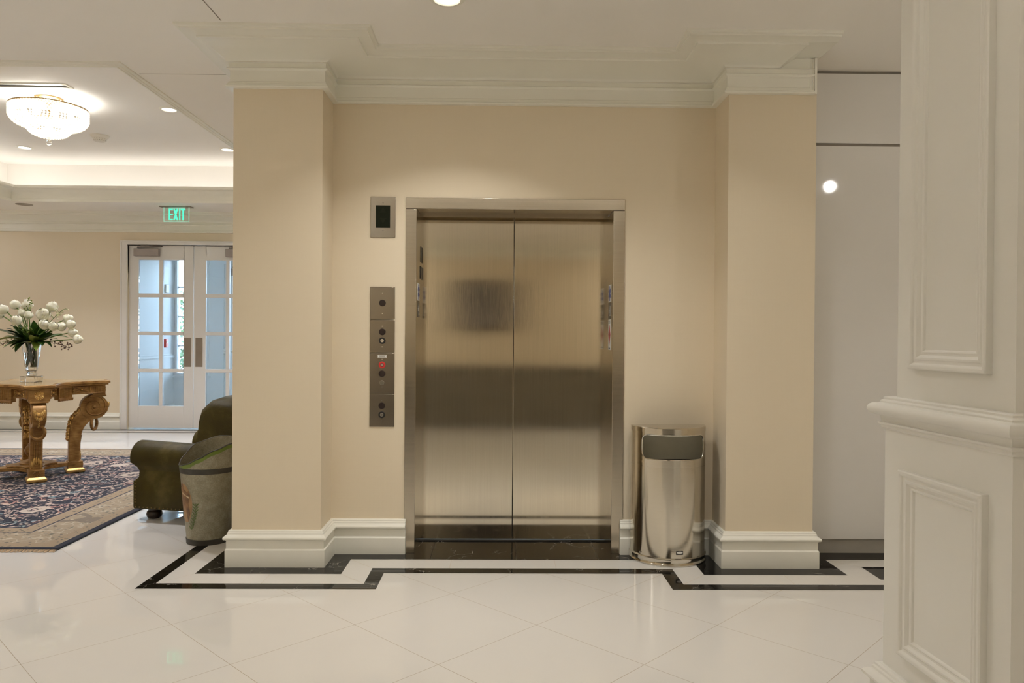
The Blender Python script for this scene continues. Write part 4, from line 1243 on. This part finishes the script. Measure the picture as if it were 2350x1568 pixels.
# alarm and plate on the chair-rail wall
def yside(px): return VXL*F/(px-1150)
ya = VXL/rx(377)
fa = thing('fire_alarm', 'small red fire alarm pull box on the vestibule wall', 'fire alarm', (VXL, ya, 1.13))
mb = MB(); mb.box(VXL, VXL+.05, ya-.045, ya+.045, 1.13, 1.27); fo = obj('housing', mb, M['red'], fa, bevel=.006)
mb = MB(); mb.box(VXL+.05, VXL+.06, ya-.03, ya+.03, 1.21, 1.225); obj('handle', mb, M['white'], fa)
ya = VXL/rx(381)
wp = MB(); wp.box(VXL, VXL+.025, ya-.06, ya+.06, 2.02, 2.15)
tag(obj('wall_speaker', wp, M['plastic_cream'], None, bevel=.006), 'pale square plate high on the vestibule wall above the red alarm', 'wall plate')

# ------------------------------------------------------------------ outdoors
mb = MB(); mb.add([(-14,12.9,-.02),(6,12.9,-.02),(6,30,-.02),(-14,30,-.02)], [(0,1,2,3)])
struct('ground_outside', mb, M['paving'], 'pale paving outside the entrance', 'ground', smooth=0)
for nm, (hx, hy, hw, hh, lab) in zip(('shrub','shrub.001','shrub.002'), ((-7.2,15.6,1.3,2.6,'green bush outside the tall vestibule window'), (-4.75,16.2,1.1,2.9,'green bush outside the glazed entrance door'), (-2.3,16.4,1.2,2.7,'green bush outside at the right of the entrance door'))):
    rnd = random.Random(hash(nm) % 100 if False else int(hw*10)+len(nm))
    mb = MB()
    for k in range(1600):
        a = rnd.uniform(0, 2*PI); u = rnd.uniform(-1,1); rr = rnd.uniform(.75,1)
        s_ = math.sqrt(1-u*u)
        c = Vector((hx+hw*.8*rr*s_*math.cos(a), hy+hw*.6*rr*s_*math.sin(a), hh*.5+hh*.5*rr*u*.96+.03))
        n_ = Vector((rnd.uniform(-1,1), rnd.uniform(-1,1), rnd.uniform(-1,1))).normalized()
        e_ = n_.orthogonal().normalized()*.052; f_ = n_.cross(e_)*.8
        mb.add([c-e_, c+f_, c+e_, c-f_], [(0,1,2,3)])
    sh = thing(nm, lab, 'bush', (hx, hy, 0))
    obj('foliage', mb, M['hedge'], sh, smooth=0)
    mb = MB(); mb.tube([(hx,hy,0),(hx+.03,hy,.7),(hx,hy,1.5)], [.06,.05,.03], 8); obj('trunk', mb, M['twig'], sh)

# ------------------------------------------------------------------ ceiling fixtures
CHX, CHY = -4.25, 7.10
chd = thing('chandelier', 'round lit crystal bowl chandelier on the raised ceiling', 'chandelier', (CHX, CHY, HT))
mb = MB(); mb.lathe([(.12,HT-.001),(.12,HT-.012),(.10,HT-.022),(.03,HT-.03),(.02,HT-.09),(.02,HT-.20)], (CHX,CHY,0), 48, True); obj('canopy', mb, M['brass'], chd, smooth=40)
def beads(rows, n0, s=1.0):
    mb = MB()
    for i, (r, z, sz) in enumerate(rows):
        r *= .91; z = zr0+(z-zr0)*.86; sz *= 1.22
        n = max(8, int(2*PI*r/(sz*1.75)))
        for k in range(n):
            a = 2*PI*(k+.5*(i % 2))/n
            c = Vector((CHX+r*math.cos(a), CHY+r*math.sin(a), z))
            u = Vector((math.cos(a), math.sin(a), 0))*sz*.7; v = Vector((-math.sin(a), math.cos(a), 0))*sz*.85; w_ = Vector((0,0,sz*1.0))
            mb.add([c+u, c+v, c-u, c-v, c+w_, c-w_], [(0,1,4),(1,2,4),(2,3,4),(3,0,4),(1,0,5),(2,1,5),(3,2,5),(0,3,5)])
    return mb
zr0 = HT-.09
rows = [(.352,zr0-.012*k,.011) for k in range(1)] + [(.356,zr0-.022,.013),(.356,zr0-.045,.013)]
rows += [(.355-.0*k, zr0-.07-.022*k, .013) for k in range(3)]
rows += [(.345,zr0-.14,.013),(.33,zr0-.16,.013),(.308,zr0-.178,.013),(.28,zr0-.194,.013),(.25,zr0-.206,.013),(.22,zr0-.214,.013)]
obj('upper_bowl', beads(rows, 90), M['crystal'], chd, smooth=0)['kind'] = 'stuff'
rows = [(.200,zr0-.20,.012),(.200,zr0-.222,.012),(.194,zr0-.245,.012),(.18,zr0-.265,.012),(.158,zr0-.283,.012),(.13,zr0-.297,.012),(.10,zr0-.307,.012),(.07,zr0-.314,.012),(.04,zr0-.319,.012)]
obj('lower_bowl', beads(rows, 60), M['crystal'], chd, smooth=0)['kind'] = 'stuff'
mb = MB(); mb.lathe([(.314,zr0+.004),(.330,zr0),(.330,zr0-.008),(.314,zr0-.010)], (CHX,CHY,0), 64); mb.lathe([(.178,zr0-.163),(.187,zr0-.167),(.178,zr0-.172)], (CHX,CHY,0), 48)
obj('bowl_ring', mb, M['brass'], chd, smooth=40)
mb = MB(); mb.ell((CHX,CHY,zr0-.325), (.026,.026,.026), 14, 10); mb.cylx((CHX,CHY,zr0-.302), (0,0,1), .012, .04, 10); mb.cylx((CHX,CHY,zr0-.280), (0,0,1), .024, .012, 14)
obj('finial', mb, M['vase'], chd, smooth=50)
for k in range(8):
    a = 2*PI*k/8; mb = MB(); mb.ell((CHX+.20*math.cos(a), CHY+.20*math.sin(a), zr0-.085), (.03,.03,.042), 12, 8); obj('bulb', mb, M['bulb'], chd, smooth=60)
mb = MB(); mb.ell((CHX,CHY,zr0-.21), (.045,.045,.035), 12, 8); obj('bulb', mb, M['bulb'], chd, smooth=60)

def downlight(x, y, z, r, lab, grp='recessed downlights in the raised ceiling', name='downlight'):
    t = thing(name, lab, 'downlight', (x, y, z), grp)
    mb = MB(); mb.lathe([(r*.72,-.002),(r*.78,-.010),(r*.98,-.008),(r*1.06,-.003),(r*1.06,0)], (x,y,z), 36); obj('trim_ring', mb, M['paint'], t, smooth=40)
    mb = MB(); mb.lathe([(.001,-.003),(r*.74,-.003),(r*.74,-.001)], (x,y,z), 32); obj('lamp_lens', mb, M['lens'], t)
    return t
downlight(-3.265, 7.40, HT, .088, 'lit round downlight beside the right edge of the raised ceiling')
downlight(-3.27, 8.98, HT, .088, 'lit round downlight beside the left pier, deep in the raised ceiling')
downlight(-5.66, 8.98, HT, .088, 'round downlight left of the chandelier finial')
downlight(-.28, 3.73, H, .085, 'round ceiling downlight cut by the top picture edge', 'recessed downlights in the main ceiling')
t = thing('ceiling_speaker', 'small round vent low over the far wall left of the exit sign', 'ceiling vent', (-6.22, 9.86, H))
mb = MB(); mb.lathe([(.001,-.002),(.075,-.002),(.085,-.006),(.10,-.004),(.10,0)], (-6.22,9.86,H), 28); obj('grille', mb, M['grey_metal'], t, smooth=40)
sdx, sdy = rx(228)*8.42, 8.42
sd = thing('smoke_detector', 'cream round smoke detector on the raised ceiling right of the chandelier', 'smoke detector', (sdx, sdy, HT))
mb = MB(); mb.lathe([(.10,0),(.10,-.006),(.085,-.022),(.07,-.03),(.066,-.05),(.05,-.066),(.001,-.068)], (sdx,sdy,HT), 32); obj('base', mb, M['plastic_cream'], sd, smooth=35)
mb = MB()
for k in range(16):
    a = 2*PI*k/16; mb.tube([(sdx+.0665*math.cos(a), sdy+.0665*math.sin(a), HT-.036), (sdx+.057*math.cos(a), sdy+.057*math.sin(a), HT-.058)], .0045, 5)
obj('vent_slot', mb, M['gap'], sd)
mb = MB(); mb.add([(sdx-.12,sdy-.02,HT-.001),(sdx+.12,sdy-.02,HT-.001),(sdx+.12,sdy+.02,HT-.001),(sdx-.12,sdy+.02,HT-.001)], [(0,1,2,3)])
vt = thing('ceiling_vent', 'long slot air diffuser in the raised ceiling above the chandelier', 'air vent', (-5.2, 6.735, HT))
mb = MB(); mb.box(-6.0,-3.85, 6.67, 6.695, HT-.008, HT); mb.box(-6.0,-3.85, 6.775, 6.80, HT-.008, HT); mb.box(-3.875,-3.85, 6.695, 6.775, HT-.008, HT); obj('frame', mb, M['paint'], vt, smooth=0)
mb = MB(); mb.box(-6.0,-3.875, 6.695, 6.775, HT-.002, HT); obj('slot', mb, M['black'], vt, smooth=0)
mb = MB(); mb.box(-6.0,-3.875, 6.755, 6.765, HT-.012, HT-.001); obj('blade', mb, M['paint'], vt, smooth=0)

# exit sign
EX, EY = -4.28, 9.93
ez0, ez1 = CAMZ+(767-511.5)*EY/F, H-.012
ex = thing('exit_sign', 'green lit EXIT sign hanging from the ceiling in front of the double doors', 'exit sign', (EX, EY, H))
mb = MB(); mb.box(EX-.205, EX+.205, EY-.055, EY+.055, H-.012, H); obj('canopy', mb, M['grey_metal'], ex, bevel=.002)
mb = MB(); mb.box(EX-.165, EX+.165, EY-.004, EY+.004, ez0, ez1); obj('panel', mb, M['signglass'], ex, smooth=0)
mb = MB()
for a, c, z0, z1 in ((EX-.165,EX+.165,ez0,ez0+.004), (EX-.165,EX-.162,ez0,ez1), (EX+.162,EX+.165,ez0,ez1), (EX-.10,EX+.11,ez1-.012,ez1-.004)): mb.box(a, c, EY-.006, EY+.006, z0, z1)
obj('lit_edge', mb, emat('exit_edge_glow', (.45,1,.75,1), .7), ex, smooth=0)
lt = MB(); lz0, lz1 = ez0+.022, ez1-.018; sw = .017
def lbox(a, c, z0, z1): lt.box(a, c, EY-.008, EY-.0045, z0, z1)
lx = EX-.098
lbox(lx, lx+sw, lz0, lz1)
for zz in (lz0, (lz0+lz1)/2-sw/2, lz1-sw): lbox(lx, lx+.052, zz, zz+sw)
def para(p): lt.prism(p, lambda a, c, s_: (a, s_, c), EY-.008, EY-.0045)
xa, xb = EX-.038, EX+.024
para([(xa,lz0),(xa+.02,lz0),(xb,lz1),(xb-.02,lz1)]); para([(xa,lz1),(xa+.02,lz1),(xb,lz0),(xb-.02,lz0)])
lbox(EX+.036, EX+.036+sw, lz0, lz1)
lbox(EX+.060, EX+.118, lz1-sw, lz1); lbox(EX+.0805, EX+.0805+sw, lz0, lz1)
obj('lettering', lt, M['exit_led'], ex, smooth=0)

# ------------------------------------------------------------------ panelled pier on the right
P0 = Vector((1.341, 2.59, 0)); PW = Vector((.052,-.9986,0)).normalized(); PN = Vector((-PW.y*-1, 0, 0))
PN = Vector((-.9986,-.052,0)).normalized()      # outward normal of the visible long face
LEN, THK = .606, .60
def pq(s, p, z): return P0+PW*s+PN*p+Vector((0,0,z))   # s along the face, p outwards
def pier_ring(off, z):
    # rectangle expanded by off around the pedestal footprint
    return [pq(-off, off, z), pq(LEN+off, off, z), pq(LEN+off, -THK-off, z), pq(-off, -THK-off, z)]
mb = MB()
secs = [(0,0),(0,1.05)]
def sweep(prof): 
    m_ = MB(); m_.grid([pier_ring(p, z) for p, z in prof], True); return m_
mb.grid([pier_ring(0,0), pier_ring(0,1.10)], True)
mb.grid([pier_ring(-.026,1.10), pier_ring(-.026,H)], True)
mb.add(pier_ring(0,1.10), [(0,1,2,3)])
pier = struct('column.002', mb, M['pier'], 'white panelled pier in the right foreground', 'column', smooth=0)
dp = [(-.026,1.150),(.002,1.150),(.005,1.147),(.005,1.141),(.010,1.139),(.013,1.135),(.013,1.130),(.018,1.128)]
for k in range(9):
    a = math.radians(70-k*20); dp.append((.024+.020*math.cos(a), 1.108+.020*math.sin(a)))
for k in range(1,7):
    a = k/6*PI/2; dp.append((.020-.010*math.sin(a), 1.088-.022*(1-math.cos(a))))
dp += [(.010,1.064),(.018,1.062),(.018,1.056),(.011,1.052),(.011,1.044),(.006,1.040),(0,1.036)]
obj('dado_moulding', sweep(dp), M['pier'], pier, smooth=35)
obj('base_moulding', sweep([(p*1.25, z*1.03) for p, z in bprof]), M['pier'], pier, smooth=30)
fprof = [(0,0),(0,.026),(.004,.030),(.010,.030),(.016,.026),(.020,.018),(.024,.016),(.028,.016),(.032,.020),(.038,.020),(.043,.014),(.047,.008),(.052,.007),(.056,.010),(.060,.008),(.064,0)]
def pframe(name, s0, s1, z0, z1, base):
    m_ = MB(); rows = []
    for q_, p in fprof:
        p *= .8
        rows.append([pq(s0+q_, base+p, z0+q_), pq(s1-q_, base+p, z0+q_), pq(s1-q_, base+p, z1-q_), pq(s0+q_, base+p, z1-q_)])
    m_.grid(rows, True); return obj(name, m_, M['pier'], pier, smooth=30)
pframe('panel_frame', .112, .516, .300, .915, 0)
pframe('panel_frame', .118, .490, 1.252, 2.86, -.026)
def pframe_end(name, p0, p1, z0, z1, s):
    m_ = MB(); rows = []
    for q_, t in fprof: rows.append([pq(s+t, p0-q_, z0+q_), pq(s+t, p1+q_, z0+q_), pq(s+t, p1+q_, z1-q_), pq(s+t, p0-q_, z1-q_)])
    m_.grid(rows, True); return obj(name, m_, M['pier'], pier, smooth=30)
pframe_end('panel_frame', -.09, -THK+.09, .300, .905, LEN); pframe_end('panel_frame', -.09, -THK+.09, 1.252, 2.86, LEN-.026)

# ------------------------------------------------------------------ behind the camera: what the steel doors mirror
dk = thing('reception_desk', 'long dark wooden reception desk mirrored in the elevator doors', 'desk', (.2, -1.4, 0))
mb = MB(); mb.box(-2.2, 2.0, -1.75, -1.12, 0, .86); obj('front_panel', mb, M['desk'], dk, bevel=.01)
mb = MB(); mb.box(-2.28, 2.08, -1.80, -1.05, .86, .91); obj('desk_top', mb, M['desk'], dk, bevel=.008)
art = thing('framed_picture', 'dark grey picture on the far wall mirrored in the elevator doors', 'picture', (-.33, RY0, 1.9))
mb = MB(); mb.box(-.85, .20, RY0, RY0+.03, 1.50, 2.30); obj('canvas', mb, pmat('dark_canvas', (.19,.17,.155,1), .6, var=.4, scale=3), art)
mb = MB()
for a, c, z0, z1 in ((-.90,.25,1.45,1.50),(-.90,.25,2.30,2.35),(-.90,-.85,1.50,2.30),(.20,.25,1.50,2.30)): mb.box(a, c, RY0, RY0+.05, z0, z1)
obj('frame', mb, M['darkwood'], art)

# ------------------------------------------------------------------ lights
WARM = (1.0, .98, .94); NEUT = (1.0, 1.02, 1.10)
def area(name, loc, power, size, col, shape='DISK', sy=None, rot=(0,0,0), spread=PI):
    l = bpy.data.lights.new(name, 'AREA'); l.energy = power; l.shape = shape; l.size = size; l.color = col; l.spread = spread
    if sy: l.size_y = sy
    o = bpy.data.objects.new(name, l); o.location = loc; o.rotation_euler = rot; C.objects.link(o); return o
def point(name, loc, power, rad, col):
    l = bpy.data.lights.new(name, 'POINT'); l.energy = power; l.shadow_soft_size = rad; l.color = col
    o = bpy.data.objects.new(name, l); o.location = loc; C.objects.link(o); return o
LP = dict(bay=13, bay2=4.4, down=1.9, cofd=12.5, chand=26, hall=10.5, side=11, cove=4.6, fill_cove=10, back_fill=15)
NARROW = math.radians(88)
for x, y, pw in ((-.28,3.73,LP['bay']),(1.05,3.45,LP['bay2'])):
    area('downlight_or_fill', (x, y, H-.012), pw, .12, WARM, spread=math.radians(114))
for y in (3.38, 2.1, .8, -.5, -1.8, -3.0):
    for x in (-7.2,-5.6,-4.0,-2.9,-1.3,-.1,1.15,2.9):
        if (y > 3.3 or -3.5 < y < 2.9) and -2.75 < x < 2.75: continue
        if x > 2 and 2 < y < 3: continue
        area('downlight_or_fill', (x, y, H-.012), LP['down'], .13, WARM, spread=NARROW)  # unseen lamps, added in a grid to light the floor evenly
for x, y in ((.58,-.25),(.87,-.25)):
    area('downlight_or_fill', (x, y, H-.012), 1.0, .11, WARM, spread=NARROW)
for x, y in ((-2.3,-2.6),(2.6,-2.6)):
    area('back_fill_lamp', (x, y, H-.012), LP['back_fill'], .14, WARM)  # added out of view to brighten the wall behind the camera
for x, y in ((-7.3,9.7),(-7.3,8.0),(-7.3,6.2),(-2.75,9.85),(-1.95,6.5)):
    area('downlight_or_fill', (x, y, H-.012), 4.0, .12, NEUT)  # hidden lamps added to lift the far room and its wall
for x, y in ((-3.265,7.40),(-3.27,8.98),(-5.66,8.98),(-5.66,7.40),(-5.66,5.6),(-3.27,5.6)):
    area('downlight_or_fill', (x, y, HT-.015), LP['cofd'], .12, NEUT, spread=NARROW)
point('chandelier_lamp', (CHX, CHY, zr0-.12), LP['chand'], .10, (1,.97,.92))
point('lobby_fill_light', (-5.0, .8, 2.5), LP['side'], .35, WARM)  # added soft fill, no chandelier hangs here
point('hall_chandelier_lamp', (2.95, 2.6, 2.72), LP['hall'], .045, WARM)
zc_ = H+.10
COVE = (1,.97,.95)
for X0_, X1_, Y0_, Y1_, pw in ((CX0, CX1, CY0, CY1, LP['cove']), (BX0, BX1, BY0, BY1, LP['fill_cove'])):  # the second tray's strips are added as ambient fill
    area('cove_lamp', ((X0_+X1_)/2, Y1_+.20, zc_), pw, X1_-X0_+.3, COVE, 'RECTANGLE', .06, (PI,0,0))
    area('cove_lamp', ((X0_+X1_)/2, Y0_-.16, zc_), pw, X1_-X0_+.3, COVE, 'RECTANGLE', .06, (PI,0,0))
    area('cove_lamp', (X0_-.16, (Y0_+Y1_)/2, zc_), pw, .06, COVE, 'RECTANGLE', Y1_-Y0_+.3, (PI,0,0))
    area('cove_lamp', (X1_+.16, (Y0_+Y1_)/2, zc_), pw, .06, COVE, 'RECTANGLE', Y1_-Y0_+.3, (PI,0,0))

# ------------------------------------------------------------------ world: hazy blue daylight outside
wd_ = bpy.data.worlds.new('daylight'); S.world = wd_; wd_.use_nodes = True
nt = wd_.node_tree; nt.nodes.clear(); b = N(nt)
cz = b.n('ShaderNodeSeparateXYZ', {0: b.n('ShaderNodeTexCoord').outputs['Generated']}).outputs[2]
colr = b.ramp(cz, [(.0, (.62,.82,1.0,1)), (.6, (.40,.66,1.0,1))])
bg = b.n('ShaderNodeBackground', {'Color': colr, 'Strength': 19.0})
ow = b.n('ShaderNodeOutputWorld'); nt.links.new(bg.outputs[0], ow.inputs[0])

# ------------------------------------------------------------------ camera
cam = bpy.data.cameras.new('camera'); co_ = bpy.data.objects.new('camera', cam); C.objects.link(co_)
cam.sensor_fit = 'HORIZONTAL'; cam.sensor_width = 36; cam.lens = 36*F/2350; cam.clip_start = .02; cam.clip_end = 200
VPX, VPY, ROLL = 1150.0, 772.0, .0070
dY = Vector(((VPX-1175)/F, (VPY-784)/F, 1)).normalized()         # world +Y in camera axes (x right, y down, z forward)
uZ = Vector((ROLL, -1, 0)); uZ = (uZ-dY*uZ.dot(dY)).normalized()  # world +Z
dX = dY.cross(uZ).normalized()
# camera axes in world coordinates
right = Vector((dX.x, dY.x, uZ.x)); down = Vector((dX.y, dY.y, uZ.y)); fwd = Vector((dX.z, dY.z, uZ.z))
R3 = Matrix((right, -down, -fwd)).transposed()
co_.matrix_world = Matrix.Translation((0,0,CAMZ)) @ R3.to_4x4()
S.camera = co_

# ------------------------------------------------------------------ colour management and sampling helpers
S.view_settings.view_transform = 'Standard'; S.view_settings.look = 'None'
S.view_settings.exposure = 0.08; S.view_settings.gamma = 1.0
S.view_settings.use_curve_mapping = False
cy = S.cycles
cy.use_denoising = True
try: cy.denoiser = 'OPENIMAGEDENOISE'
except Exception: pass
cy.max_bounces = 12; cy.diffuse_bounces = 7; cy.glossy_bounces = 6; cy.transmission_bounces = 10; cy.transparent_max_bounces = 16
cy.caustics_reflective = False; cy.caustics_refractive = False
cy.sample_clamp_indirect = 6.0; cy.sample_clamp_direct = 0
cy.blur_glossy = 0
